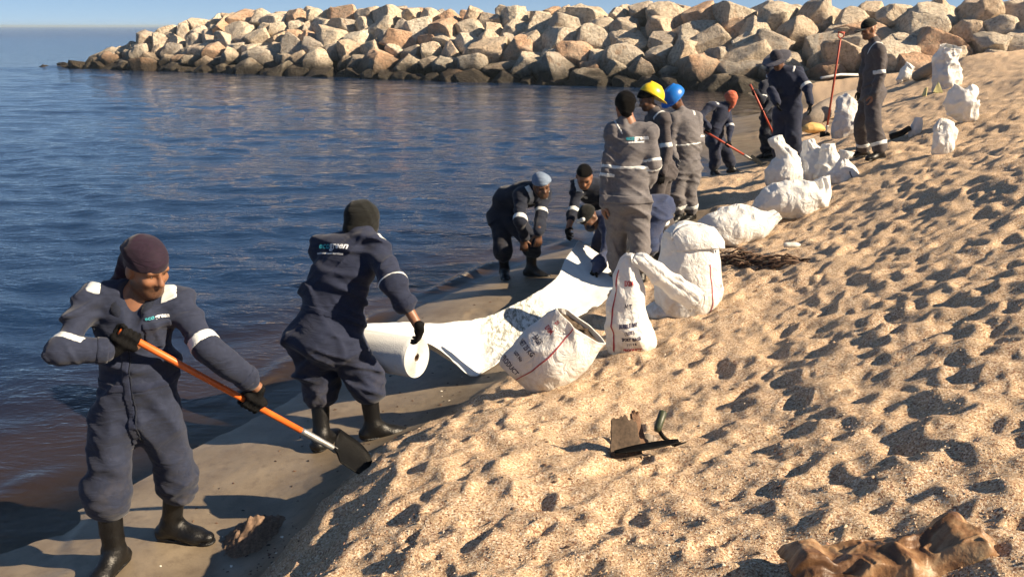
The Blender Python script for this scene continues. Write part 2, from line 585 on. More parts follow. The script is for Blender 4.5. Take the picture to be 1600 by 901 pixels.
# ================================================================== BREAKWATER
def rock_mesh(name, seed, blocky):
    rs = np.random.default_rng(seed)
    bm = bmesh.new()
    bmesh.ops.create_icosphere(bm, subdivisions=4, radius=1.0)
    P = np.array([v.co[:] for v in bm.verts])
    F = np.array([[v.index for v in f.verts] for f in bm.faces])
    bm.free()
    P = P * 1.35
    nn = 13 if blocky else 18
    dirs = rs.normal(size=(nn, 3)); dirs /= np.linalg.norm(dirs, axis=1)[:, None]
    six = np.array([[1, 0, 0], [-1, 0, 0], [0, 1, 0], [0, -1, 0], [0, 0, 1], [0, 0, -1]], float) + rs.normal(0, .16, (6, 3))
    six /= np.linalg.norm(six, axis=1)[:, None]
    dirs = np.concatenate([six, dirs])
    off = np.concatenate([rs.uniform(.74, .92, 6), rs.uniform(.78, 1.02, nn)])
    for _ in range(2):
        for d, o in zip(dirs, off):
            s = P @ d - o
            P = P - np.outer(np.maximum(s, 0) * .935, d)
    nv = P / np.linalg.norm(P, axis=1)[:, None]
    dsp = .085 * fbm(P[:, 0] * 1.7, P[:, 1] * 1.7, P[:, 2] * 1.7, 3, seed) + .030 * fbm(P[:, 0] * 7, P[:, 1] * 7, P[:, 2] * 7, 2, seed + 3)
    P = P + nv * dsp[:, None]
    me = mesh_data(name, P, F, [M_ROCK])
    return me


def mat_rock():
    m = NT('armour rock')
    co = m.coord('Object')
    info = m.n('ShaderNodeObjectInfo').outputs['Random']
    pos = m.n('ShaderNodeNewGeometry').outputs['Position']
    z = m.n('ShaderNodeSeparateXYZ', Vector=pos).outputs[2]
    base = m.ramp(info, [(0.0, (.64, .53, .40)), (0.25, (.74, .65, .51)), (0.42, (.42, .38, .33)), (0.62, (.66, .51, .36)), (0.78, (.78, .71, .58)), (0.90, (.62, .40, .26))])
    big = m.noise(pos, 1.1, 5, 0.65)
    fine = m.noise(pos, 7.0, 6, 0.75)
    c = m.mix(m.ramp(fine, [(0.38, 0.75), (0.55, 0.0)]), base, (.24, .18, .125, 1))
    c = m.mix(m.math('MULTIPLY', m.ramp(big, [(0.45, 0.0), (0.68, 1.0)]), 0.55), c, (.66, .58, .46, 1))
    c = m.mix(m.math('MULTIPLY', m.ramp(m.noise(pos, 2.3, 4, .6), [(0.55, 0.0), (0.72, 1.0)]), 0.45), c, (.42, .24, .13, 1))
    # tide band: dark weed and damp on everything the sea reaches
    zz = m.math('ADD', z, m.math('MULTIPLY', m.math('SUBTRACT', m.noise(pos, 1.3, 3), 0.5), 0.9))
    tide = m.n('ShaderNodeMapRange', Value=zz, i1=0.45, i2=1.35, i3=1.0, i4=0.0).outputs[0]
    c = m.mix(m.math('MULTIPLY', tide, 0.96), c, (.020, .016, .011, 1))
    hgt = m.math('ADD', m.math('MULTIPLY', fine, 0.5), big)
    nb = m.bump(hgt, 1.0, 0.28, m.bump(m.noise(pos, 22.0, 4, .7), 0.6, 0.03))
    rough = m.math('SUBTRACT', 0.9, m.math('MULTIPLY', tide, 0.35))
    return m.done(m.pbr(c, rough, nb, Specular_IOR_Level=0.25))


M_ROCK = mat_rock()
ROCKS = [rock_mesh('rock', 100 + i, i % 3 != 2) for i in range(14)]
BW_LEN = float(np.linalg.norm(BW_B - BW_A)) + 17.0
breakwater = thing('breakwater', 'long breakwater of piled tan and grey boulders closing off the bay', 'breakwater', (BW_A[0], BW_A[1], 0))


def crest(s):
    """crest height along the axis: a sloping nose at the seaward end"""
    return 0.25 + 3.25 * float(sstep(-1.5, 12.5, np.array(s + 1.0))) ** 0.8 + 0.12 * math.sin(s * .37)


# core of quarry rubble that fills the gaps between the boulders
_cs = np.linspace(-0.5, BW_LEN, 60)
cv = []; cf = []
for s in _cs:
    h = max(crest(s) - 1.0, .15)
    c2 = BW_A + BW_U * s
    for n_, z_ in ((-0.9, -1.2), (-1.6, .1), (-2.0 - h * .8, h), (-4.6 - h * .8, h), (-6.5 - h * 1.6, -1.2)):
        p = c2 + BW_N * n_
        cv.append((p[0], p[1], z_))
for i in range(len(_cs) - 1):
    for j in range(4):
        a = i * 5 + j
        cf.append((a, a + 1, a + 6, a + 5))
cf.append((0, 1, 2, 3, 4))
_c = part('core', np.array(cv), cf, M_ROCK, breakwater, smooth=False)
_rr = random.Random(21)
rocks_made = 0


def put_rock(s, n, z, size, flat=1.0):
    global rocks_made
    p = BW_A + BW_U * s + BW_N * n
    o = bpy.data.objects.new('rock', _rr.choice(ROCKS))
    COL.objects.link(o)
    o.parent = breakwater
    o.location = (p[0] - BW_A[0], p[1] - BW_A[1], z)
    o.rotation_euler = (_rr.uniform(-.45, .45), _rr.uniform(-.45, .45), _rr.uniform(0, 6.28))
    o.scale = (size * _rr.uniform(.80, 1.35), size * _rr.uniform(.8, 1.15), size * flat * _rr.uniform(.68, 1.08))
    rocks_made += 1


ROWS = 6
for row in range(ROWS):
    t = row / (ROWS - 1)
    s = -0.6 + 0.5 * t + _rr.uniform(-.4, .4)
    while s < BW_LEN:
        h = crest(s)
        near = s / BW_LEN
        size = math.exp(_rr.uniform(math.log(.58), math.log(1.12))) * (0.92 + .15 * near) * min(1.0, .62 + .06 * (s + 1))
        if row == 0: size *= _rr.uniform(.75, 1.05)
        z = -0.05 + t * (h - size * .62) + _rr.uniform(-.12, .12)
        n = -0.1 - t * (1.1 * h + .6) + _rr.uniform(-.22, .22)
        if t * h > 0.22 * row or row < 2 or s > 9:
            put_rock(s, n, z, size, .85 if row == 0 else 1.0)
        s += size * (1.80 if row else 1.62)
# second line along the crest, seen over the first
s = 5.0
while s < BW_LEN:
    size = _rr.uniform(.6, .9)
    put_rock(s, -(1.1 * crest(s) + 2.2) + _rr.uniform(-.3, .3), crest(s) - size * .62 + _rr.uniform(-.08, .10), size)
    s += size * 1.95
# low drowned stones off the nose
for _ in range(7):
    put_rock(_rr.uniform(-2.4, 1.0), _rr.uniform(-3.5, .4), -.12, _rr.uniform(.35, .6), .7)
print('rocks', rocks_made)

# ================================================================== BODY ENGINE: blended limbs on a distance grid, skinned as one surface
class Field:
    def __init__(self, lo, hi, h):
        self.h = h
        self.lo = np.asarray(lo, float)
        self.n = np.maximum(np.ceil((np.asarray(hi, float) - self.lo) / h).astype(int) + 1, 4)
        self.ax = [(self.lo[i] + h * np.arange(self.n[i])).astype(np.float32) for i in range(3)]
        self.F = np.full(tuple(self.n), 0.5, np.float32)

    def win(self, lo, hi):
        s = []
        for i in range(3):
            a = int(np.clip(math.floor((lo[i] - self.lo[i]) / self.h), 0, self.n[i] - 1))
            b = int(np.clip(math.ceil((hi[i] - self.lo[i]) / self.h) + 1, a + 1, self.n[i]))
            s.append(slice(a, b))
        return tuple(s)

    def pts(self, w):
        return (self.ax[0][w[0]][:, None, None], self.ax[1][w[1]][None, :, None], self.ax[2][w[2]][None, None, :])

    def add(self, p, k=0.03, op='u'):
        m = p['rad'] + k + 0.03
        w = self.win(p['lo'] - m, p['hi'] + m)
        d = p['f'](*self.pts(w)).astype(np.float32)
        a = self.F[w]
        if op == 'u':
            h = np.clip(.5 + .5 * (a - d) / k, 0, 1)
            self.F[w] = a + (d - a) * h - k * h * (1 - h)
        elif op == 's':
            d = -d
            h = np.clip(.5 - .5 * (a - d) / k, 0, 1)
            self.F[w] = a + (d - a) * h + k * h * (1 - h)

    def fold(self, amp, seed, scale=9.0, dirs=((.30, .18, .94), (-.48, .25, .84), (.80, .52, .28)), wts=(.5, .5, .35), sharp=1.0):
        """drag folds: families of long creases, sharp valleys between rounded ridges, coming and going in patches"""
        idx = np.nonzero(np.abs(self.F) < amp * 2.5 + 0.012)
        x = self.ax[0][idx[0]]; y = self.ax[1][idx[1]]; z = self.ax[2][idx[2]]
        tot = 0.0
        for i, (d, w) in enumerate(zip(dirs, wts)):
            u = nrm(d); v = nrm(np.cross(u, (.2, .9, .1))); q = np.cross(u, v)
            a = x * u[0] + y * u[1] + z * u[2]; b = x * v[0] + y * v[1] + z * v[2]; c = x * q[0] + y * q[1] + z * q[2]
            wv = .55 * vnoise(x * 4, y * 4, z * 4, seed + 9 + i)
            n = vnoise(a * scale + wv, b * scale * .20, c * scale * .20, seed + 3 * i)
            patch = np.clip(.5 + 1.1 * vnoise(x * 3.4, y * 3.4, z * 3.4, seed + 20 + i), 0, 1.3)
            tot = tot + w * patch * (1.25 * np.exp(-(n / .26) ** 2) + .30 * n - .40)
        self.F[idx] -= (amp * tot * 1.5).astype(np.float32)

    def mesh(self, G=None, w=None):
        F = self.F if G is None else G
        off = np.zeros(3, int) if w is None else np.array([w[0].start, w[1].start, w[2].start])
        return nets(F, self.lo + off * self.h, self.h)

    def patch(self, boxes, thick, extra=None):
        """a raised strip: the surface swollen by thick, cut by an oriented box (center, axes rows, half sizes)"""
        c, A, hs = boxes
        c = np.asarray(c, float); A = np.asarray(A, float); hs = np.asarray(hs, float)
        ext = (np.abs(A) * hs[:, None]).sum(0) + 0.03
        w = self.win(c - ext, c + ext)
        x, y, z = self.pts(w)
        G = self.F[w] - thick
        for i in range(3):
            q = np.abs((x - c[0]) * A[i, 0] + (y - c[1]) * A[i, 1] + (z - c[2]) * A[i, 2]) - hs[i]
            G = np.maximum(G, q)
        if extra is not None:
            G = np.maximum(G, extra['f'](x, y, z) - 0.035)
        G = G.astype(np.float32)
        G[0] = G[-1] = .1; G[:, 0] = G[:, -1] = .1; G[:, :, 0] = G[:, :, -1] = .1
        return self.mesh(G, w)


def nets(F, lo, h):
    """surface nets"""
    S = F < 0
    nx, ny, nz = F.shape
    c = np.zeros((nx - 1, ny - 1, nz - 1), np.uint8)
    for i in (0, 1):
        for j in (0, 1):
            for k in (0, 1):
                c += S[i:nx - 1 + i, j:ny - 1 + j, k:nz - 1 + k]
    act = (c > 0) & (c < 8)
    I = np.argwhere(act)
    if len(I) == 0:
        return np.zeros((0, 3)), np.zeros((0, 4), int)
    idx = np.full(act.shape, -1, np.int64)
    idx[act] = np.arange(len(I))
    acc = np.zeros((len(I), 3)); cnt = np.zeros(len(I))
    E = []
    for ax in range(3):
        o1, o2 = [a for a in range(3) if a != ax]
        for a in (0, 1):
            for b in (0, 1):
                p = np.zeros(3, int); p[o1] = a; p[o2] = b
                q = p.copy(); q[ax] = 1
                E.append((p, q))
    for p, q in E:
        A = F[I[:, 0] + p[0], I[:, 1] + p[1], I[:, 2] + p[2]]
        B = F[I[:, 0] + q[0], I[:, 1] + q[1], I[:, 2] + q[2]]
        m = (A < 0) != (B < 0)
        t = np.where(m, A / (A - B + 1e-20), 0)
        acc += np.where(m[:, None], p[None] + t[:, None] * (q - p)[None], 0)
        cnt += m
    V = lo + (I + acc / cnt[:, None]) * h
    Q = []
    for ax in range(3):
        o1, o2 = [(1, 2), (2, 0), (0, 1)][ax]
        sl0 = [slice(1, -1)] * 3; sl0[ax] = slice(0, -1)
        sl1 = [slice(1, -1)] * 3; sl1[ax] = slice(1, None)
        a = S[tuple(sl0)]; b = S[tuple(sl1)]
        for flip, mk in ((False, a & ~b), (True, ~a & b)):
            K = np.argwhere(mk)
            if len(K) == 0: continue
            K[:, o1] += 1; K[:, o2] += 1
            def g(d1, d2):
                L = K.copy(); L[:, o1] += d1; L[:, o2] += d2
                return idx[L[:, 0], L[:, 1], L[:, 2]]
            q = np.stack([g(-1, -1), g(0, -1), g(0, 0), g(-1, 0)], 1)
            Q.append(q[:, ::-1] if flip else q)
    Q = np.concatenate(Q) if Q else np.zeros((0, 4), int)
    Q = Q[(Q >= 0).all(1)]
    return V, Q


def cap(a, b, ra, rb=None):
    """tapered round limb"""
    a = np.asarray(a, float); b = np.asarray(b, float)
    rb = ra if rb is None else rb
    ab = b - a; L2 = float(ab @ ab) + 1e-9

    def f(x, y, z):
        t = np.clip(((x - a[0]) * ab[0] + (y - a[1]) * ab[1] + (z - a[2]) * ab[2]) / L2, 0, 1)
        return np.sqrt((x - a[0] - t * ab[0]) ** 2 + (y - a[1] - t * ab[1]) ** 2 + (z - a[2] - t * ab[2]) ** 2) - (ra + (rb - ra) * t)
    return dict(f=f, lo=np.minimum(a, b), hi=np.maximum(a, b), rad=max(ra, rb))


def econ(a, b, ra, rb, side, flat=.65):
    """trunk segment: wide along side, flattened front to back"""
    a = np.asarray(a, float); b = np.asarray(b, float)
    ab = b - a; L2 = float(ab @ ab) + 1e-9
    s = nrm(np.asarray(side) - ab * (np.asarray(side) @ ab) / L2)
    n = nrm(np.cross(ab, s))

    def f(x, y, z):
        px, py, pz = x - a[0], y - a[1], z - a[2]
        t = np.clip((px * ab[0] + py * ab[1] + pz * ab[2]) / L2, 0, 1)
        px = px - t * ab[0]; py = py - t * ab[1]; pz = pz - t * ab[2]
        q = px * n[0] + py * n[1] + pz * n[2]
        g = q / flat
        r = np.sqrt(np.maximum(px * px + py * py + pz * pz - q * q + g * g, 1e-12))
        return (r - (ra + (rb - ra) * t)) * (flat + (1 - flat) * .35)
    return dict(f=f, lo=np.minimum(a, b), hi=np.maximum(a, b), rad=max(ra, rb))


def ell(c, ax, r):
    """ellipsoid with rows of ax as its axes"""
    c = np.asarray(c, float); A = np.asarray(ax, float); r = np.asarray(r, float)

    def f(x, y, z):
        px, py, pz = x - c[0], y - c[1], z - c[2]
        k0 = 0.; k1 = 0.
        for i in range(3):
            u = (px * A[i, 0] + py * A[i, 1] + pz * A[i, 2])
            k0 = k0 + (u / r[i]) ** 2
            k1 = k1 + (u / r[i] ** 2) ** 2
        k0 = np.sqrt(k0 + 1e-12); k1 = np.sqrt(k1 + 1e-12)
        return k0 * (k0 - 1) / k1
    return dict(f=f, lo=c, hi=c, rad=float(r.max()))


def box(c, ax, hs, rnd=.004):
    c = np.asarray(c, float); A = np.asarray(ax, float); hs = np.asarray(hs, float) - rnd

    def f(x, y, z):
        px, py, pz = x - c[0], y - c[1], z - c[2]
        o = 0.; ins = -9.
        for i in range(3):
            q = np.abs(px * A[i, 0] + py * A[i, 1] + pz * A[i, 2]) - hs[i]
            o = o + np.maximum(q, 0) ** 2
            ins = np.maximum(ins, q)
        return np.sqrt(o) + np.minimum(ins, 0) - rnd
    return dict(f=f, lo=c, hi=c, rad=float(np.linalg.norm(hs)))


def solid(prims, h, k=.02, fold=None, subs=()):
    lo = np.min([p['lo'] - p['rad'] for p in prims], 0) - .03
    hi = np.max([p['hi'] + p['rad'] for p in prims], 0) + .03
    F = Field(lo, hi, h)
    for p in prims:
        F.add(p, p.get('k', k))
    if fold:
        F.fold(*fold)
    for p in subs:
        F.add(p, p.get('k', .01), 's')
    return F


def frame(f, up=(0, 0, 1)):
    """rows: side (to the body's left), forward, up"""
    f = nrm(f)
    u = np.asarray(up, float)
    u = nrm(u - f * (u @ f))
    s = np.cross(u, f)
    return np.array([s, f, u])


# ------------------------------------------------------------------ hands
def grip_hand(C, A, n, wrist, rs=.017, sgn=1.0, scale=1.0):
    """a hand closed round a shaft: C on the shaft, A its direction (thumb end), n from shaft to palm"""
    A = nrm(A); n = nrm(np.asarray(n) - A * (np.asarray(n) @ A)); t = nrm(np.cross(A, n)) * sgn
    S = scale; P = []
    Rf = rs + .010 * S
    pal = C + n * (rs + .017 * S)
    P.append(dict(econ(pal - A * .028 * S, pal + A * .030 * S, .034 * S, .036 * S, t, .55), k=.012))
    P.append(dict(cap(pal, wrist, .029 * S, .030), k=.02))
    for i, (o, ph) in enumerate(((.032, 205), (.011, 225), (-.011, 220), (-.031, 195))):
        o *= S
        pts = [C + A * o + n * (rs + .014 * S) + t * .026 * S]
        for q in np.linspace(55, ph, 4):
            pts.append(C + A * o + Rf * (n * math.cos(R(q)) + t * math.sin(R(q))))
        for a, b, r in zip(pts[:-1], pts[1:], (.0115, .0108, .010, .009)):
            P.append(dict(cap(a, b, r * S), k=.005))
    pts = [pal + A * .030 * S - t * .016 * S, C + A * .048 * S + Rf * (n * math.cos(R(-62)) + t * math.sin(R(-62))),
           C + A * .052 * S + Rf * (n * math.cos(R(-115)) + t * math.sin(R(-115))), C + A * .046 * S + Rf * 1.02 * (n * math.cos(R(-168)) + t * math.sin(R(-168)))]
    for a, b, r in zip(pts[:-1], pts[1:], (.0145, .0125, .0105)):
        P.append(dict(cap(a, b, r * S), k=.006))
    return P


def open_hand(wrist, d, palm_n, curl=.35, side=1.0, spread=.10, scale=1.0):
    """a hand along d, palm facing palm_n, fingers bent by curl at each joint; side = +1 thumb towards d x palm_n"""
    d = nrm(d); pn = nrm(np.asarray(palm_n) - d * (np.asarray(palm_n) @ d)); s = np.cross(d, pn) * side
    S = scale; P = []
    w = np.asarray(wrist, float)
    k1 = w + d * .085 * S
    P.append(dict(econ(w + d * .015 * S, k1, .031 * S, .040 * S, s, .42), k=.012))
    P.append(dict(cap(w - d * .03, w + d * .03 * S, .029, .029 * S), k=.015))
    for o, L, sp in ((.030, .078, 1), (.010, .088, .35), (-.011, .082, -.35), (-.031, .064, -1)):
        p = k1 + s * o * S; ang = curl * .5
        for seg, r in zip((.45, .32, .23), (.0112, .0103, .0092)):
            v = d * math.cos(ang) + pn * math.sin(ang) + s * sp * spread
            q = p + nrm(v) * L * seg * S
            P.append(dict(cap(p, q, r * S, r * .93 * S), k=.005))
            p = q; ang += curl
    p = w + d * .03 * S + s * .026 * S
    for L, v, r in ((.042, d * .65 + s * .75 + pn * .25, .0145), (.032, d * .85 + s * .38 + pn * .4, .0122), (.024, d * .95 + s * .1 + pn * .45, .0105)):
        q = p + nrm(v) * L * S
        P.append(dict(cap(p, q, r * S, r * .92 * S), k=.007))
        p = q
    return P


# ------------------------------------------------------------------ head in its own frame (H rows: side, forward, up)
def head_prims(c, H, S=1.0):
    s, f, u = H

    def q(a, b, d):
        return c + (s * a + f * b + u * d) * S
    P = [dict(ell(q(0, -.012, .030), H, np.array([.074, .094, .088]) * S), k=.02),
         dict(ell(q(0, .028, -.040), H, np.array([.060, .062, .078]) * S), k=.03),
         dict(ell(q(0, .055, -.092), H, np.array([.033, .030, .026]) * S), k=.03),      # chin
         dict(cap(q(-.048, .005, -.062), q(-.020, .058, -.092), .020 * S), k=.03), dict(cap(q(.048, .005, -.062), q(.020, .058, -.092), .020 * S), k=.03),
         dict(cap(q(-.040, .073, .022), q(.040, .073, .022), .014 * S), k=.02),          # brow
         dict(cap(q(0, .083, .012), q(0, .103, -.030), .0095 * S, .0145 * S), k=.010),   # nose
         dict(cap(q(-.012, .090, -.034), q(.012, .090, -.034), .0105 * S), k=.008),
         dict(ell(q(-.042, .060, -.025), H, np.array([.022, .020, .020]) * S), k=.02), dict(ell(q(.042, .060, -.025), H, np.array([.022, .020, .020]) * S), k=.02),
         dict(cap(q(-.019, .080, -.058), q(.019, .080, -.058), .0085 * S), k=.006), dict(cap(q(-.016, .079, -.070), q(.016, .079, -.070), .0095 * S), k=.006),
         dict(ell(q(-.076, -.012, -.008), H, np.array([.011, .021, .034]) * S), k=.008), dict(ell(q(.076, -.012, -.008), H, np.array([.011, .021, .034]) * S), k=.008)]
    subs = [dict(ell(q(-.031, .090, -.002), H, np.array([.018, .012, .010]) * S), k=.014), dict(ell(q(.031, .090, -.002), H, np.array([.018, .012, .010]) * S), k=.014)]
    return P, subs


# ------------------------------------------------------------------ fabrics and skins
def mat_cloth(name, col, col2, rough=.85, bump=.5):
    m = NT(name)
    co = m.coord('Object')
    a = m.noise(co, 5.0, 5, .65)
    b = m.noise(co, 46.0, 3, .6)
    c = m.mix(m.ramp(a, [(.35, 0.), (.68, 1.)]), (*col, 1), (*col2, 1))
    c = m.mix(m.math('MULTIPLY', m.ramp(b, [(.45, 0.), (.7, 1.)]), .25), c, (*[min(1, x * 1.7) for x in col2], 1))
    z = m.n('ShaderNodeSeparateXYZ', Vector=co).outputs[2]
    dirt = m.math('MULTIPLY', m.n('ShaderNodeMapRange', Value=z, i1=.25, i2=.75, i3=1., i4=0.).outputs[0], m.ramp(m.noise(co, 9., 5, .7), [(.46, 0.), (.66, .30)]))
    c = m.mix(dirt, c, (.11, .092, .072, 1))
    wr = m.math('ABSOLUTE', m.math('SUBTRACT', m.noise(m.mapping(co, (.5, .5, 1.5), (.45, .3, 0)), 11.0, 3, .5, .6), .5))
    nb = m.bump(wr, bump, .028, m.bump(m.noise(co, 420., 2), .12, .002))
    return m.done(m.pbr(c, rough, nb, Specular_IOR_Level=.25, Sheen_Weight=.12, Sheen_Roughness=.5))


def mat_plain(name, col, rough=.6, var=.25, scale=12., bump=.2, dist=.006, **kw):
    m = NT(name)
    co = m.coord('Object')
    n = m.noise(co, scale, 5, .65)
    c = m.mix(m.ramp(n, [(.3, 0.), (.7, 1.)]), (*[x * (1 - var) for x in col], 1), (*[min(1, x * (1 + var)) for x in col], 1))
    return m.done(m.pbr(c, rough, m.bump(m.noise(co, scale * 6, 4, .6), bump, dist), **kw))


def mat_skin(name, col):
    m = NT(name)
    co = m.coord('Object')
    hair = m.attr('beard')
    c = m.mix(m.noise(co, 28., 4), (*[x * .8 for x in col], 1), (*[x * 1.2 for x in col], 1))
    c = m.mix(m.math('MULTIPLY', hair, m.ramp(m.noise(co, 240., 2), [(.3, .55), (.6, 1.)])), c, (.014, .010, .008, 1))
    return m.done(m.pbr(c, .48, m.bump(m.noise(co, 160., 3), .25, .002), Subsurface_Weight=.06, Subsurface_Radius=(.01, .004, .002)))


M_NAVY = mat_cloth('navy coverall cloth', (.010, .015, .036), (.017, .023, .050))
M_NAVY2 = mat_cloth('faded navy coverall cloth', (.013, .018, .038), (.022, .029, .056))
M_INK = mat_cloth('dark navy coverall cloth', (.005, .008, .018), (.010, .014, .028))
M_BLUE = mat_cloth('blue work cloth', (.022, .035, .085), (.035, .050, .11))
M_GREY = mat_cloth('grey coverall cloth', (.105, .100, .108), (.150, .140, .145))
M_BROWN = mat_cloth('charcoal brown coverall cloth', (.052, .046, .050), (.082, .072, .074))
M_BOOT = mat_plain('black rubber', (.006, .006, .0065), .38, .5, 14., .35, .01, Specular_IOR_Level=.4)
M_GLOVE = mat_plain('black knit glove', (.005, .005, .0055), .8, .4, 60., .7, .006, Specular_IOR_Level=.15)
M_GLOVEG = mat_plain('grey work glove', (.10, .10, .11), .75, .4, 60., .7, .006)
M_SKIN1 = mat_skin('brown skin', (.235, .112, .062))
M_SKIN2 = mat_skin('dark brown skin', (.115, .055, .032))
M_HAIR = mat_plain('black hair', (.006, .005, .005), .7, .4, 90., 1., .02, Specular_IOR_Level=.12)
M_REFL = mat_plain('reflective silver tape', (.62, .64, .63), .42, .14, 30., .25, .004, Specular_IOR_Level=.6)
M_PLUM = mat_cloth('plum headscarf', (.011, .005, .014), (.020, .008, .021), .8, .6)
M_CAPB = mat_cloth('black knit cap cloth', (.004, .0045, .0045), (.008, .009, .008), .95, .6)
M_SLATE = mat_cloth('slate blue headcloth', (.11, .16, .24), (.19, .24, .33), .8, .6)
M_ORANGE = mat_cloth('orange red headcloth', (.40, .075, .035), (.52, .16, .09), .8, .7)
M_HATB = mat_cloth('dark slate hat cloth', (.022, .022, .034), (.040, .038, .052), .85, .4)
M_HATP = mat_cloth('faded hat cloth', (.10, .095, .115), (.15, .14, .155), .85, .4)
M_YEL = mat_plain('yellow helmet shell', (.72, .52, .015), .35, .08, 6., .03, .001, Specular_IOR_Level=.5)
M_HELB = mat_plain('blue helmet shell', (.010, .145, .52), .35, .08, 6., .03, .001, Specular_IOR_Level=.5)
M_WHITE = mat_plain('white print', (.70, .72, .74), .7, .08, 20., .05, .001)
M_TEAL = mat_plain('teal print', (.03, .30, .36), .7, .1, 20., .05, .001)
M_EYE = mat_plain('dark eye', (.012, .008, .006), .2, .1, 10., 0., .001)
M_SHAFT = mat_plain('orange painted shaft', (.68, .135, .022), .38, .22, 9., .15, .002)
M_SHAFTR = mat_plain('red painted shaft', (.36, .050, .022), .5, .3, 9., .2, .002)
M_STEEL = mat_plain('scuffed steel ferrule', (.42, .41, .39), .38, .3, 20., .3, .002, Metallic=.7)
M_BLADE = mat_plain('black shovel steel', (.004, .004, .004), .6, .5, 14., .4, .006, Specular_IOR_Level=.12)
M_WOOD = mat_plain('weathered wood', (.17, .095, .055), .8, .4, 20., .7, .01)


# ------------------------------------------------------------------ lettering
def text_2d(s, size, bold=0.0):
    cu = bpy.data.curves.new('lettering', 'FONT')
    cu.body = s; cu.size = size; cu.resolution_u = 2; cu.align_x = 'CENTER'; cu.align_y = 'CENTER'; cu.offset = bold
    o = bpy.data.objects.new('lettering', cu)
    COL.objects.link(o)
    dg = bpy.context.evaluated_depsgraph_get()
    me = o.evaluated_get(dg).to_mesh()
    V = np.array([v.co[:] for v in me.vertices])
    F = [tuple(p.vertices) for p in me.polygons]
    o.evaluated_get(dg).to_mesh_clear()
    bpy.data.objects.remove(o, do_unlink=True)
    bpy.data.curves.remove(cu)
    return V, F


def print_on(V0, Q0, s, size, origin, right, up, mat, parent, name='lettering', bold=0.0, lift=.0075):
    """letters laid onto a surface from a viewing side"""
    V, F = text_2d(s, size, bold)
    if len(V) == 0: return None
    right = nrm(right); up = nrm(np.asarray(up) - right * (np.asarray(up) @ right)); n = np.cross(right, up)
    bvh = BVHTree.FromPolygons([tuple(v) for v in V0], [tuple(map(int, q)) for q in Q0])
    out = []
    for v in V:
        p = np.asarray(origin) + right * v[0] + up * v[1]
        hit = bvh.ray_cast(Vector(p + n * .35), Vector(-n))
        out.append(np.array(hit[0]) + n * lift if hit[0] is not None else p)
    return part(name, np.array(out), F, mat, parent, smooth=False)

# ================================================================== PEOPLE
def sph_on_ray(px, py, c, L, far):
    """the point on a sight line at distance L from joint c (nearer or farther of the two)"""
    d = ray(px, py); d = d / np.linalg.norm(d)
    m = CAM - c
    b = m @ d; cc = m @ m - L * L
    disc = b * b - cc
    if disc <= 0:
        return CAM + d * (-b)
    r = math.sqrt(disc)
    return CAM + d * (-b + (r if far else -r))


SHIRT_H = {}


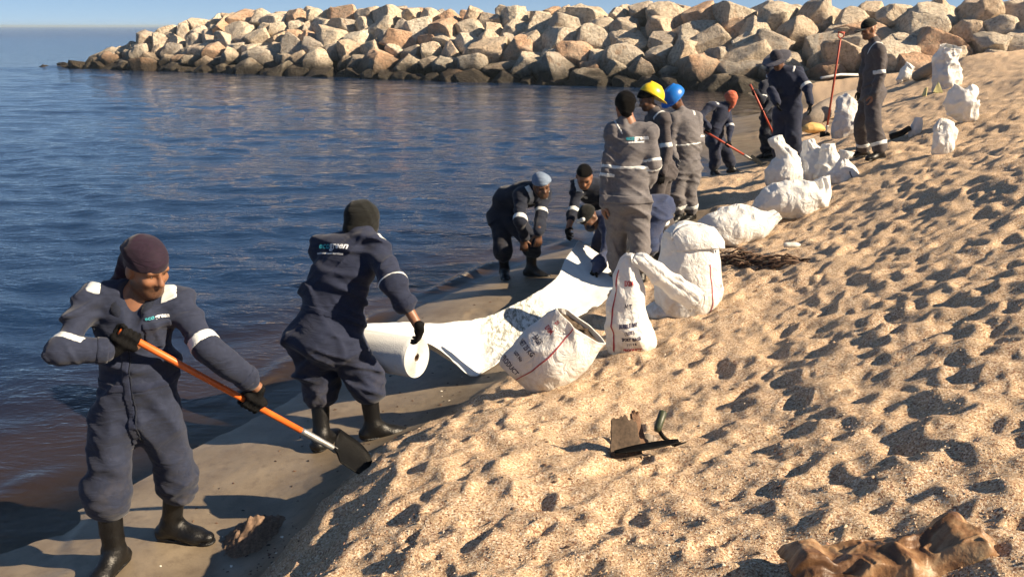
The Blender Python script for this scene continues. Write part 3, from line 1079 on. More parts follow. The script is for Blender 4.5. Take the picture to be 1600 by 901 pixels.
def person(label, J, spec):
    """J: joints in world space. spec: cloth, sizes, extras."""
    g = lambda k, d=None: spec.get(k, d)
    res = g('res', .010)
    S = g('size', 1.0)
    W = g('bulk', 1.0)
    base = (J['ankL'] + J['ankR']) / 2
    root = thing('person', label, 'person', (base[0], base[1], min(J['ankL'][2], J['ankR'][2]) - .09), g('group', 'cleanup workers on the beach'))
    sd = nrm(J['shL'] - J['shR']); hd = nrm(J['hipL'] - J['hipR'])
    pel, chest, neck = J['pel'], J['chest'], J['neck']
    waist = (pel * .52 + chest * .48)
    if 'waist' in J: waist = J['waist']
    fwd = nrm(np.cross(chest - pel, nrm(sd + hd))) * -1.0      # body's front
    if fwd @ g('front', fwd) < 0: fwd = -fwd
    # ---- clothing prims
    T = []
    fl = g('flat', .66)
    T.append(dict(econ(pel - nrm(chest - pel) * .02, waist, .178 * W, .168 * W, hd, fl + .04), k=.05))
    T.append(dict(econ(waist, chest, .168 * W, .178 * W, nrm(sd + hd), fl), k=.05))
    T.append(dict(econ(chest, chest * .45 + neck * .55, .172 * W, .11 * W, sd, fl * .95), k=.05))
    T.append(dict(cap(J['shL'] * .92 + neck * .08, J['shR'] * .92 + neck * .08, .074 * W), k=.05))
    T.append(dict(cap(J['shL'], neck, .066 * W, .050), k=.04)); T.append(dict(cap(J['shR'], neck, .066 * W, .050), k=.04))
    T.append(dict(cap(neck - (J['head'] - neck) * .05, neck + nrm(J['head'] - neck) * .035, .068, .064), k=.02))
    T.append(dict(ell(pel - (chest - pel) * .12 - fwd * .03, np.eye(3), np.array([.15, .15, .12]) * W), k=.05))
    arms = {}
    for sd_ in 'LR':
        sh, el, wr = J['sh' + sd_], J['el' + sd_], J['wr' + sd_]
        end = wr if g('sleeve' + sd_, 1.0) >= 1 else el + (wr - el) * g('sleeve' + sd_)
        A1 = cap(sh, el, .071 * W, .058 * W); A2 = cap(el, end, .059 * W, .047 * W)
        arms['up' + sd_] = A1; arms['fo' + sd_] = A2
        T.append(dict(A1, k=.035)); T.append(dict(A2, k=.03))
    for sd_ in 'LR':
        hp, kn, an = J['hip' + sd_], J['kn' + sd_], J['ank' + sd_]
        hem = kn + (an - kn) * g('hem', .45)
        tb = g('leg', 1.0)
        L1 = cap(hp, kn, .112 * W * tb, .092 * W * tb); L2 = cap(kn, hem, .094 * W * tb, .086 * W * tb)
        arms['th' + sd_] = L1; arms['sn' + sd_] = cap(kn, an, .094 * W * tb, .080 * W * tb)
        T.append(dict(L1, k=.045)); T.append(dict(L2, k=.03))
        if g('blouse', True):
            T.append(dict(cap(kn + (an - kn) * (g('hem', .45) - .07), hem, .100 * W * tb, .090 * W * tb), k=.03))
    lo = np.min([p['lo'] - p['rad'] for p in T], 0) - .04
    hi = np.max([p['hi'] + p['rad'] for p in T], 0) + .04
    F = Field(lo, hi, res)
    for p in T:
        F.add(p, p['k'])
    F.fold(g('fold', .022), g('seed', 1), g('fscale', 9.0))
    F.fold(g('fold', .022) * .42, g('seed', 1) + 50, g('fscale', 9.0) * 2.0, ((.55, .2, .8), (-.6, .3, .7)), (.5, .5))
    for p in g('cuts', []):
        F.add(p, .012, 's')
    for p in g('clothadd', []):
        F.add(p, p.get('k', .02))
    V, Q = F.mesh()
    part('coverall', V, Q, g('cloth'), root)
    VC, QC = V, Q
    # ---- skin: one slim continuous body inside the clothes, with head and neck (and bare hands where they show)
    H = g('headframe')
    hc = J['head']
    HP, HS = head_prims(hc, H, S * g('headsize', 1.0))
    B = list(HP)
    B.append(dict(cap(hc - H[2] * .055 - H[1] * .012, neck - (hc - neck) * .25, .052, .060), k=.035))
    B.append(dict(econ(pel, chest, .085, .10, sd, .6), k=.05))
    B.append(dict(cap(J['shL'], J['shR'], .035), k=.03))
    B.append(dict(econ(chest, neck, .10, .055, sd, .6), k=.05))
    for s_ in 'LR':
        B += [dict(cap(J['sh' + s_], J['el' + s_], .034, .030), k=.02), dict(cap(J['el' + s_], J['wr' + s_], .036, .029), k=.02),
              dict(cap(J['hip' + s_], J['kn' + s_], .05, .042), k=.02), dict(cap(J['kn' + s_], J['ank' + s_], .042, .032), k=.02)]
    B += g('skinadd', [])
    lo = np.min([p['lo'] - p['rad'] for p in B], 0) - .03; hi = np.max([p['hi'] + p['rad'] for p in B], 0) + .03
    FB = Field(lo, hi, g('resb', res))
    for p in B:
        FB.add(p, p['k'])
    for p in HS:
        FB.add(p, p['k'], 's')
    V, Q = FB.mesh()
    ob = part('body', V, Q, g('skin', M_SKIN2), root)
    lc = (V - hc) @ H.T / S
    beard = np.zeros(len(V))
    if g('beard', 0):
        jaw = sstep(-.030, -.060, lc[:, 2]) if False else (1 - sstep(-.062, -.030, lc[:, 2]))
        beard = g('beard') * jaw * (lc[:, 2] > -.14) * sstep(.0, .02, lc[:, 1] + .02)
        mous = np.exp(-((lc[:, 2] + .047) / .010) ** 2) * (np.abs(lc[:, 0]) < .034) * (lc[:, 1] > .06)
        beard = np.maximum(beard, .9 * mous)
    brow = np.exp(-((lc[:, 2] - .018) / .0075) ** 2) * (np.abs(lc[:, 0]) < .05) * (np.abs(lc[:, 0]) > .010) * (lc[:, 1] > .06)
    beard = np.maximum(beard, .9 * brow)
    set_attr(ob.data, 'beard', np.clip(beard, 0, 1))
    if g('eyes'):
        for s_ in (-1, 1):
            c = hc + (H[0] * .031 * s_ + H[1] * .075 + H[2] * -.002) * S
            Fe = solid([ell(c, H, np.array([.013, .009, .0055]) * S)], .0025)
            part('eye', *Fe.mesh(), M_EYE, root)
    # ---- hands
    for s_ in 'LR':
        hp = g('hand' + s_)
        if not hp:
            hp = open_hand(J['wr' + s_], J['wr' + s_] - J['el' + s_] + np.array([0, 0, -.12]), -sd if s_ == 'L' else sd, .4, 1.0 if s_ == 'R' else -1.0)
        if hp:
            gm = g('glove' + s_, g('glove', M_GLOVE))
            bare = gm is None
            hf = solid(hp, g('resh', .006))
            part('hand' if bare else 'glove', *hf.mesh(), g('skin', M_SKIN2) if bare else gm, root)
            if bare:
                hm = root.children[-1] if False else None
    # ---- boots
    for s_ in 'LR':
        an, toe, kn = J['ank' + s_], J['toe' + s_], J['kn' + s_]
        if g('noboots'): continue
        fd = toe - an; fd[2] = 0; fd = nrm(fd)
        fz = an[2] - .062
        heel = an - fd * .045; heel[2] = fz + .012
        ball = an + fd * .125; ball[2] = fz
        tip = an + fd * .185; tip[2] = fz - .004 + g('toelift', 0.0)
        sdv = np.cross(fd, [0, 0, 1])
        top = kn + (an - kn) * (g('hem', .45) - .12 if g('tallboots', True) else .62)
        P = [dict(cap(top, an, .062, .050), k=.03), dict(cap(an, heel, .047, .044), k=.03), dict(econ(heel, ball, .043, .050, sdv, .78), k=.03), dict(econ(ball, tip, .049, .038, sdv, .72), k=.02),
             dict(cap(an, ball, .047, .036), k=.03)]
        fb = solid(P, max(.008, g('res', .01) * .9), fold=(.004, 31, 12.0))
        x, y, z = fb.pts((slice(None),) * 3)
        fb.F = np.maximum(fb.F, (fz - .045) - z).astype(np.float32)
        fb.F[:, :, 0] = .1
        bt = part('boot', *fb.mesh(), M_BOOT, root)
        # welt of the sole
        w2 = solid([dict(econ(heel - np.array([0, 0, .026]), tip - np.array([0, 0, .024]), .050, .046, sdv, .30), k=.02)], .009)
        part('sole', *w2.mesh(), M_BOOT, bt)
    # ---- tape
    def ring(bone, t, w=.028, th=.0035, nm='reflective_band'):
        pr = arms[bone]
        a, b = {'u': ('sh', 'el'), 'f': ('el', 'wr'), 't': ('hip', 'kn'), 's': ('kn', 'ank')}[bone[0]]
        a = J[a + bone[-1]]; b = J[b + bone[-1]]
        d = nrm(b - a); c = a + (b - a) * t
        s1 = nrm(np.cross(d, [.3, .9, .2])); s2 = np.cross(d, s1)
        v, q = F.patch((c, np.array([d, s1, s2]), (w, .14, .14)), th, pr)
        if len(q): part(nm, v, q, M_REFL, root)
    for bnd in g('bands', []):
        ring(*bnd)
    up = nrm(chest - pel)
    for s_ in g('shoulder_tape', ''):
        d = nrm(neck - J['sh' + s_])
        c = J['sh' + s_] + (neck - J['sh' + s_]) * g('tape_t', .36) + up * .03
        fw = nrm(fwd - d * (fwd @ d))
        st = g('tape_shift', 0.0)
        v, q = F.patch((c + fw * st, np.array([d, fw, nrm(np.cross(fw, d))]), (g('tape_w', .028), g('tape_len', .085), .15)), .004)
        if len(q): part('shoulder_tape', v, q, M_REFL, root)
    for (t, w) in g('torso_bands', []):
        c = pel + (chest - pel) * t
        sdm = nrm(np.cross(up, [0, 1, 0])); 
        ex = econ(pel, chest, .178 * W, .178 * W, sd, fl)
        v, q = F.patch((c, np.array([up, sdm, nrm(np.cross(up, sdm))]), (w, .25, .25)), .0035, ex)
        if len(q): part('reflective_band', v, q, M_REFL, root)
    for s_ in g('cuffs', ''):
        a, b = J['el' + s_], J['wr' + s_]
        d = nrm(b - a); s1 = nrm(np.cross(d, [.3, .9, .2]))
        v, q = F.patch((a + (b - a) * (.93 * g('sleeve' + s_, 1.0)), np.array([d, s1, np.cross(d, s1)]), (.026, .12, .12)), .005, arms['fo' + s_])
        if len(q): part('cuff', v, q, g('cloth'), root)
    for nm, c, A, hs, th, mt in g('patches', []):
        v, q = F.patch((c, A, hs), th)
        if len(q): part(nm, v, q, mt, root)
    for (txt, size, org, rt, upv, mt, bold) in g('prints', []):
        print_on(VC, QC, txt, size, org, rt, upv, mt, root, 'logo', bold)
    for nm, prims, mt, h, fold, subs in g('wear', []):
        f = solid(prims, h, fold=fold, subs=subs)
        part(nm, *f.mesh(), mt, root)
    return root, dict(fwd=fwd, up=up, side=sd)


def jset(Yp, d):
    """joints from sight lines: name: (px, py, depth)"""
    return {k: at(v[0], v[1], Yp + v[2]) for k, v in d.items()}


def arm(J, s, el, wr, Lu=.29, Lf=.26):
    """elbow and wrist on their sight lines at true limb length: (px, py, far?)"""
    J['el' + s] = sph_on_ray(el[0], el[1], J['sh' + s], Lu, el[2])
    J['wr' + s] = sph_on_ray(wr[0], wr[1], J['el' + s], Lf, wr[2])


def ik(a, b, L1, L2, pole):
    """middle joint of a two-bone limb bending towards pole"""
    d = b - a; L = np.linalg.norm(d)
    if L > L1 + L2 - .01:
        k = (L / (L1 + L2 - .01)); L1 *= k; L2 *= k
    u = d / L
    x = (L1 * L1 - L2 * L2 + L * L) / (2 * L)
    h = math.sqrt(max(L1 * L1 - x * x, 0.0))
    p = np.asarray(pole, float); p = nrm(p - u * (p @ u))
    return a + u * x + p * h


def feet(L, R):
    """both ankles just above the sand on their sight lines (px, py, toe dx, toe dy); returns joints and the mean depth"""
    J = {}
    for s, f in (('L', L), ('R', R)):
        p = on_ground(f[0], f[1] + 5)
        for _ in range(3):
            p = on_ground(f[0], f[1] + .085 * CT * pix_per_m(p[1]))
        if len(f) > 4:
            p = at(f[0], f[1], f[4])
        z = ground(p[0], p[1])
        a = at(f[0], f[1], p[1]); a[2] = max(z, -.12) + .09
        J['ank' + s] = a
        J['toe' + s] = a + nrm(np.array([f[2], f[3], 0])) * .19
    return J, (J['ankL'][1] + J['ankR'][1]) / 2


def legs(J, polL, polR, k=1.018):
    for s, p in (('L', polL), ('R', polR)):
        L1 = L2 = np.linalg.norm(J['hip' + s] - J['ank' + s]) * .5 * k
        J['kn' + s] = ik(J['hip' + s], J['ank' + s], L1, L2, p)


def scarf_cap(c, H, k=1.0, lift=0.0):
    return [dict(ell(c + H[2] * (.034 + lift) - H[1] * .012, H, np.array([.084, .105, .094]) * k), k=.02)]


def below(c, H, z, tilt=0.0, fw=0.0):
    """half space to cut a cap along the brow"""
    n = nrm(H[2] + H[1] * tilt)
    o = c + H[2] * z
    return dict(f=lambda x, y, zz: ((x - o[0]) * n[0] + (y - o[1]) * n[1] + (zz - o[2]) * n[2]), lo=c, hi=c, rad=.4, k=.006)

def lens(nm, J):
    o = []
    for s in 'LR':
        for a, b in (('sh', 'el'), ('el', 'wr'), ('hip', 'kn'), ('kn', 'ank')):
            o.append('%s%s-%s %.2f' % (a, s, b, np.linalg.norm(J[a + s] - J[b + s])))
    o.append('torso %.2f sh %.2f hd %.2f' % (np.linalg.norm(J['pel'] - J['neck']), np.linalg.norm(J['shL'] - J['shR']), np.linalg.norm(J['head'] - J['neck'])))
    print('LEN', nm, '; '.join(o))


def tube(pts, rad, seg=14, closed=True):
    """round bar through points, radius per point"""
    P = np.asarray(pts, float); n = len(P)
    rad = np.broadcast_to(np.asarray(rad, float), (n,))
    V = []; Fc = []
    up = np.array([.13, .21, .97])
    for i in range(n):
        d = nrm(P[min(i + 1, n - 1)] - P[max(i - 1, 0)])
        a = nrm(np.cross(d, up)); b = np.cross(d, a)
        for k in range(seg):
            q = 2 * math.pi * k / seg
            V.append(P[i] + rad[i] * (a * math.cos(q) + b * math.sin(q)))
    for i in range(n - 1):
        for k in range(seg):
            k2 = (k + 1) % seg
            Fc.append((i * seg + k, i * seg + k2, (i + 1) * seg + k2, (i + 1) * seg + k))
    if closed:
        Fc.append(tuple(range(seg - 1, -1, -1))); Fc.append(tuple((n - 1) * seg + k for k in range(seg)))
    return np.array(V), Fc


def shovel(label, A, B, up, shaft_mat, rs=.016, dgrip=False, square=True, blade=.27, ferr=.16, blade_w=.115, group=None, tape_at=None):
    """A top of shaft, B tip of the blade, up = the hollow side of the blade"""
    A = np.asarray(A, float); B = np.asarray(B, float)
    d = nrm(B - A); n = nrm(np.asarray(up) - d * (np.asarray(up) @ d)); s = np.cross(d, n)
    root = thing('shovel', label, 'shovel', B, group)
    bl0 = B - d * blade
    fe0 = bl0 - d * ferr
    v, f = tube([A, A + d * .004, A * .5 + fe0 * .5, fe0], [rs * .8, rs, rs, rs * .95]); part('shaft', v, f, shaft_mat, root)
    v, f = tube([fe0 - d * .004, fe0 + d * .02, bl0 - d * .02, bl0 + d * .02 - n * .004, bl0 + d * .07 - n * .006], [rs * 1.06, rs * 1.12, rs * .95, rs * 1.05, rs * .35]); part('ferrule', v, f, M_STEEL, root)
    # dished blade with rolled shoulders
    nu, nv = 11, 13
    V = []
    for side in (0, 1):
        for j in range(nv):
            t = j / (nv - 1)
            w = blade_w * (1.0 - .06 * t if square else (1.0 if t < .5 else math.sqrt(max(1 - ((t - .5) / .52) ** 2, .02))))
            w *= min(1.0, .55 + t * 6) if t < .08 else 1.0
            for i in range(nu):
                u = i / (nu - 1) * 2 - 1
                dish = .028 * (u * u) * (1 - .35 * t) + .018 * (1 - t) ** 2 - .006
                p = bl0 + d * (t * blade) + s * (u * w) + n * (dish + .03 * math.sin(t * 1.3) * .3)
                V.append(p + n * (-.0022 if side else .0022))
    Fc = []
    N = nu * nv
    for j in range(nv - 1):
        for i in range(nu - 1):
            a = j * nu + i
            Fc.append((a, a + 1, a + nu + 1, a + nu)); Fc.append((N + a + nu, N + a + nu + 1, N + a + 1, N + a))
    rim = [i for i in range(nu)] + [j * nu + nu - 1 for j in range(1, nv)] + [(nv - 1) * nu + i for i in range(nu - 2, -1, -1)] + [j * nu for j in range(nv - 2, 0, -1)]
    for a, b in zip(rim, rim[1:] + rim[:1]):
        Fc.append((b, a, N + a, N + b))
    part('blade', np.array(V), Fc, M_BLADE, root)
    if dgrip:
        T = A - d * .13
        q = nrm(np.cross(d, [0, 1, 0]))
        v, f = tube([A + d * .02, A - d * .02, A - d * .05 + q * .05, T + q * .055], .012); part('grip', v, f, shaft_mat, root)
        v, f = tube([A - d * .02, A - d * .05 - q * .05, T - q * .055], .012); part('grip', v, f, shaft_mat, root)
        v, f = tube([T + q * .066, T - q * .066], .015); part('grip_bar', v, f, shaft_mat, root)
    if tape_at is not None:
        c = A + (fe0 - A) * tape_at
        v, f = tube([c - d * .022, c + d * .022], rs * 1.04); part('sticker', v, f, M_WHITE, root)
    return root


def hold(J, s, C, A, sgn, bend=.0, rs=.017, scale=1.0):
    """bring a wrist to a bar and close the fingers on it"""
    A = nrm(A)
    v = J['el' + s] - C
    n = nrm(v - A * (v @ A))
    J['wr' + s] = C + n * .072 * scale + nrm(v) * .022
    return grip_hand(C, A, n, J['wr' + s], rs, sgn, scale)


def side_sign(A, n, want):
    """which way the fingers go round so that they pass the 'want' side first"""
    A = nrm(A); n = nrm(n - A * (n @ A))
    return 1.0 if np.cross(A, n) @ np.asarray(want) > 0 else -1.0


# ---------------------------------------------------------------- 1: man with the orange shovel
def man_shovel():
    JF, Y = feet((268, 815, 1, -.12), (178, 858, -.18, -1))
    print('DEPTH %.2f was 4.08' % Y)
    J = jset(Y, dict(pel=(212, 634, 0), hipL=(244, 648, .03), hipR=(180, 650, -.03), waist=(212, 585, -.01), chest=(210, 512, -.02), neck=(213, 462, .0), head=(229, 418, -.03),
                     shL=(270, 470, .06), shR=(146, 468, -.03)))
    J.update(JF)
    legs(J, (1, -.12, .15), (-.18, -1, .15))
    tip = on_ground(578, 736); tip[2] += .02
    A = at(186, 517, Y - .20)
    sh = tip - A
    J['elR'] = sph_on_ray(96, 546, J['shR'], .31, False)
    CR = A + sh * ((200 - 186) / (578 - 186) * .95)
    CL = A + nrm(sh) * 0
    # spot on the bar seen at px 393
    best = min(np.linspace(.3, .8, 200), key=lambda t: abs(800 + 1400 * (A + sh * t)[0] / ((A + sh * t - CAM) @ np.array([0, CT, -ST])) - 393))
    CL = A + sh * best
    J['elL'] = sph_on_ray(322, 540, J['shL'], .29, False)
    hR = hold(J, 'R', CR, -sh, side_sign(-sh, J['elR'] - CR, (0, -1, .3)), scale=1.08)
    hL = hold(J, 'L', CL, -sh, side_sign(-sh, J['elL'] - CL, (0, -1, .2)), scale=1.08)
    lens('man1', J)
    H = frame((.82, -.52, -.36), (.08, -.1, 1))
    c = J['head']
    fw = nrm(np.array([.22, -.97, 0]))
    rt = nrm(np.array([1, .2, 0]))
    cap_ = scarf_cap(c, H, 1.15)
    back = c - H[1] * .10 + H[2] * .01
    cap_ += [dict(cap(c - H[1] * .085 + H[2] * .05 + H[0] * -.02, back - H[0] * .02, .040, .035), k=.03),
             dict(ell(c - H[1] * .112 + H[2] * .062, H, (.026, .020, .024)), k=.015),
             dict(cap(back - H[0] * .03, J['neck'] + np.array([-.075, .0, .055]), .034, .040), k=.03),
             dict(cap(J['neck'] + np.array([-.075, .0, .055]), J['neck'] + np.array([-.085, -.03, -.03]), .036, .03), k=.03),
             dict(cap(back + H[0] * .02, J['neck'] + np.array([.0, .08, .04]), .034, .04), k=.03)]
    cutp = below(c, H, .016, -.10)
    base_f = cutp['f']; nb = c
    # the brow cut only works on the front half, the tail at the nape stays
    def brow(x, y, z):
        q = (x - nb[0]) * H[1, 0] + (y - nb[1]) * H[1, 1] + (z - nb[2]) * H[1, 2]
        return np.maximum(base_f(x, y, z), -(q + .035))
    wear = [('headscarf', cap_, M_PLUM, .006, (.012, 5, 17.0, (tuple(H[2] + .35 * H[1]), tuple(H[2] - .5 * H[0]), (.7, .4, .3)), (.6, .4, .2)), [dict(cutp, f=brow)])]
    # hood folded down behind the neck, dark lapels round the open throat
    n0 = J['neck']
    bib = J['chest'] + fw * .125 + np.array([.012, 0, -.035])
    lap = [dict(cap(n0 + np.array([-.080, .00, .03]), n0 + np.array([-.060, -.090, -.045]), .042, .030), k=.02), dict(cap(n0 + np.array([-.060, -.090, -.045]), bib, .026, .012), k=.015),
           dict(cap(n0 + np.array([.075, .02, .02]), n0 + np.array([.065, -.078, -.055]), .026, .018), k=.02), dict(cap(n0 + np.array([.065, -.078, -.055]), bib, .016, .010), k=.015),
           dict(cap(n0 + np.array([-.080, .01, .03]), n0 + np.array([0, .085, .035]), .034, .034), k=.02), dict(cap(n0 + np.array([0, .085, .035]), n0 + np.array([.075, .02, .02]), .034, .026), k=.02)]
    wear.append(('collar', lap, M_INK, .007, (.004, 8, 12.0), []))
    vcut = [dict(cap(n0 + fw * .10 + np.array([.005, 0, .05]), bib + fw * .05, .075, .012))]
    skinadd = [dict(econ(n0 + fw * .02, J['chest'] + fw * .070 + np.array([0, 0, -.03]), .085, .06, rt, .55), k=.03)]
    chestn = J['chest']
    pk = chestn + rt * .118 + fw * .12 + np.array([0, 0, -.020])
    AX = np.array([rt, np.array([0, 0, 1.]), fw])
    tu = nrm(J['neck'] - J['pel'])
    zc = J['pel'] + fw * .1 + np.array([.006, 0, .14])
    patches = [('chest_pocket', pk, AX, (.058, .062, .08), .007, M_NAVY2), ('pocket_flap', pk + np.array([0, 0, .058]), AX, (.061, .018, .08), .011, M_NAVY2),
               ('placket', zc, AX, (.018, .30, .10), .008, M_NAVY), ('zip', zc + rt * .020, AX, (.0045, .30, .10), .010, M_INK),
               ('waistband', J['pel'] + np.array([0, 0, .15]), np.array([rt, np.array([0, 0, 1.]), fw]), (.23, .020, .2), .004, M_NAVY)]
    prints = [('eco', .026, pk + rt * -.030 + np.array([0, 0, .096]) + fw * .12, rt, (0, 0, 1), M_TEAL, .0006), ('green', .026, pk + rt * .022 + np.array([0, 0, .095]) + fw * .12, rt, (0, 0, 1), M_WHITE, .0008)]
    person('worker in navy coverall and plum headscarf leaning on an orange shovel at the waterline', J, dict(
        cloth=M_NAVY2, skin=M_SKIN1, res=.0085, resb=.007, resh=.0045, bulk=1.0, leg=1.04, hem=.20, headframe=H, headsize=1.08, beard=.75, eyes=True, fold=.024, sleeveL=.80, sleeveR=.84, cuffs='LR', clothadd=[dict(cap(J['elR'], J['elR'] + (J['wrR'] - J['elR']) * .8, .061, .052), k=.04), dict(cap(J['elL'], J['elL'] + (J['wrL'] - J['elL']) * .78, .056, .047), k=.03)], seed=6,
        bands=[('upR', .86, .022), ('upL', .90, .026)], shoulder_tape='LR', tape_t=.13, tape_w=.032, tape_len=.052, tape_shift=.030, cuts=vcut, skinadd=skinadd, wear=wear, patches=patches, prints=prints,
        handR=hR, handL=hL))
    shovel('orange shafted shovel with black blade held by the man in the plum headscarf', A, tip, (.2, -.35, 1), M_SHAFT, .0165, square=False, blade=.25, ferr=.20, tape_at=.72, group='shovels')


man_shovel()


# ---------------------------------------------------------------- 2: man unrolling the white mat, back turned
ROLL_R = at(651, 559, 5.32)
ROLL_L = at(508, 534, 5.72)


def man_roll():
    JF, Y = feet((502, 678, .35, 1), (583, 664, 1, .35))
    print('DEPTH %.2f was 5.42' % Y)
    J = jset(Y, dict(pel=(509, 517, 0), hipL=(481, 532, .02), hipR=(536, 534, -.02), waist=(520, 470, .07), chest=(540, 412, .15), neck=(560, 366, .22), head=(567, 346, .28),
                     shL=(504, 392, .24), shR=(592, 396, .10)))
    J.update(JF)
    legs(J, (.35, 1, .15), (1, .35, .15))
    J['elR'] = sph_on_ray(617, 447, J['shR'], .29, False)
    wr = sph_on_ray(655, 512, J['elR'], .27, False)
    J['wrR'] = wr
    J['elL'] = at(530, 470, Y + .42); J['wrL'] = ROLL_L + np.array([.02, -.02, .16])
    lens('man2', J)
    ax = nrm(ROLL_R - ROLL_L)
    hR = open_hand(wr, (ROLL_R + ax * .02 + np.array([0, 0, -.02])) - wr, -ax, .42, 1.0, .06, 1.08)
    hL = open_hand(J['wrL'], (.2, -.1, -1), (.5, .4, 0), .6, 1.0)
    H = frame((.72, .62, -.30), (.05, .12, 1))
    c = J['head']
    hood = scarf_cap(c, H, 1.10) + [dict(cap(c - H[1] * .03 + H[2] * .02, c - H[1] * .040 - H[2] * .060, .096, .080), k=.02), dict(cap(c + H[1] * .03 - H[2] * .04, c + H[1] * .055 - H[2] * .10, .080, .058), k=.03),
                                 dict(cap(c + H[1] * .05 - H[2] * .06, c + H[1] * .045 - H[2] * .145, .050, .026), k=.02)]
    wear = [('balaclava', hood, M_CAPB, .008, (.005, 4, 14.0), [])]
    up = nrm(J['chest'] - J['pel'])
    sdv = nrm(J['shR'] - J['shL'])
    bk = J['chest'] * .6 + J['neck'] * .4 - sdv * .06
    nb = nrm(np.cross(sdv, up))
    prints = [('eco', .058, bk - sdv * .062 + up * .01, sdv, up, M_TEAL, .001), ('green', .062, bk + sdv * .050 + up * .01, sdv, up, M_WHITE, .0016), ('environmental services', .0215, bk + sdv * .0 - up * .040, sdv, up, M_WHITE, .0005)]
    person('worker in navy coverall and black hood seen from behind, unrolling the white mat', J, dict(
        cloth=M_NAVY, skin=M_SKIN1, res=.010, resb=.010, resh=.005, bulk=1.08, leg=1.06, hem=.14, headframe=H, fold=.029, cuffs='R', seed=8, sleeveR=.45, sleeveL=.8,
        bands=[('upR', .92, .010)], shoulder_tape='R', tape_t=.2, tape_w=.026, tape_len=.04, tape_shift=-.01, wear=wear, prints=prints, handR=hR, handL=hL,
        patches=[('waistband', J['pel'] * .45 + J['waist'] * .55, np.array([up, sdv, nb]), (.022, .22, .22), .004, M_NAVY)]))


man_roll()


# ---------------------------------------------------------------- 3: man stooping at the water's edge, hands on knees
def man_stoop():
    JF, Y = feet((830, 419, 1, -.5), (788, 421, .1, -1))
    print('DEPTH %.2f was 9.45' % Y)
    J = jset(Y, dict(pel=(788, 338, .10), hipL=(801, 345, .02), hipR=(780, 345, .12), waist=(797, 315, .05), chest=(822, 303, -.10), neck=(838, 297, -.20), head=(846, 290, -.32),
                     shL=(850, 304, -.12), shR=(814, 307, -.28)))
    J.update(JF)
    legs(J, (1, -.5, .15), (.1, -1, .15), 1.10)
    arm(J, 'R', (812, 345, 0), (818, 372, 1)); arm(J, 'L', (845, 338, 0), (842, 362, 0))
    lens('man3', J)
    H = frame((.30, -.90, -.28), (-.1, -.3, 1))
    c = J['head']
    hR = open_hand(J['wrR'], (0.05, .1, -1), (0, 1, 0), .4); hL = open_hand(J['wrL'], (-.05, 0, -1), (-.3, .8, 0), .35, -1.0)
    wear = [('headscarf', scarf_cap(c, H, 1.06) + [dict(cap(c + H[0] * .06 + H[2] * .05, c + H[0] * .085 - H[2] * .06, .04, .025), k=.03), dict(cap(c - H[1] * .08, c - H[1] * .10 - H[2] * .09, .05, .03), k=.03)], M_SLATE, .010, (.006, 4, 14.), [below(c, H, .032, -.1)])]
    person('worker in dark navy coverall and slate headcloth stooping in the shallows, hands on knees', J, dict(
        cloth=M_INK, skin=M_SKIN2, res=.013, resb=.010, bulk=1.0, hem=.28, headframe=H, beard=.6, eyes=True, seed=12, bands=[('upR', .90, .032), ('upL', .80, .026)], shoulder_tape='LR', tape_w=.03, tape_len=.07, tape_shift=.03, wear=wear,
        handR=hR, handL=hL, gloveL=None, gloveR=None))


man_stoop()


# ---------------------------------------------------------------- 4: man holding up the mat's far corner
MAT_CORNER = at(888, 378, 8.55)


def man_corner():
    JF, Y = feet((975, 398, -.5, -.9), (948, 402, -.6, -.8))
    print('DEPTH %.2f was 9.25' % Y)
    J = jset(Y, dict(pel=(958, 330, .15), hipL=(972, 338, .2), hipR=(946, 338, .12), waist=(945, 305, .0), chest=(928, 298, -.15), neck=(918, 288, -.26), head=(913, 276, -.34),
                     shL=(944, 294, -.16), shR=(902, 295, -.22)))
    J.update(JF)
    legs(J, (-.5, -.9, .15), (-.6, -.8, .15))
    arm(J, 'R', (895, 332, 0), (887, 361, 0)); arm(J, 'L', (955, 325, 0), (950, 350, 0))
    lens('man4', J)
    H = frame((-.05, -.80, -.60), (-.05, -.6, .8))
    c = J['head']
    hR = open_hand(J['wrR'], MAT_CORNER - J['wrR'], (.6, .6, 0), .5, 1.0)
    wear = [('hair', scarf_cap(c, H, .985, .002), M_HAIR, .010, (.004, 6, 40.), [below(c, H, .040, -.35)])]
    person('dark haired worker bending to lift the far corner of the white mat', J, dict(
        cloth=M_INK, skin=M_SKIN1, res=.013, resb=.010, bulk=.96, hem=.5, headframe=H, beard=.3, eyes=True, seed=15, sleeveR=.35, bands=[('upR', .92, .030)], shoulder_tape='R', tape_len=.09, wear=wear, handR=hR))


man_corner()


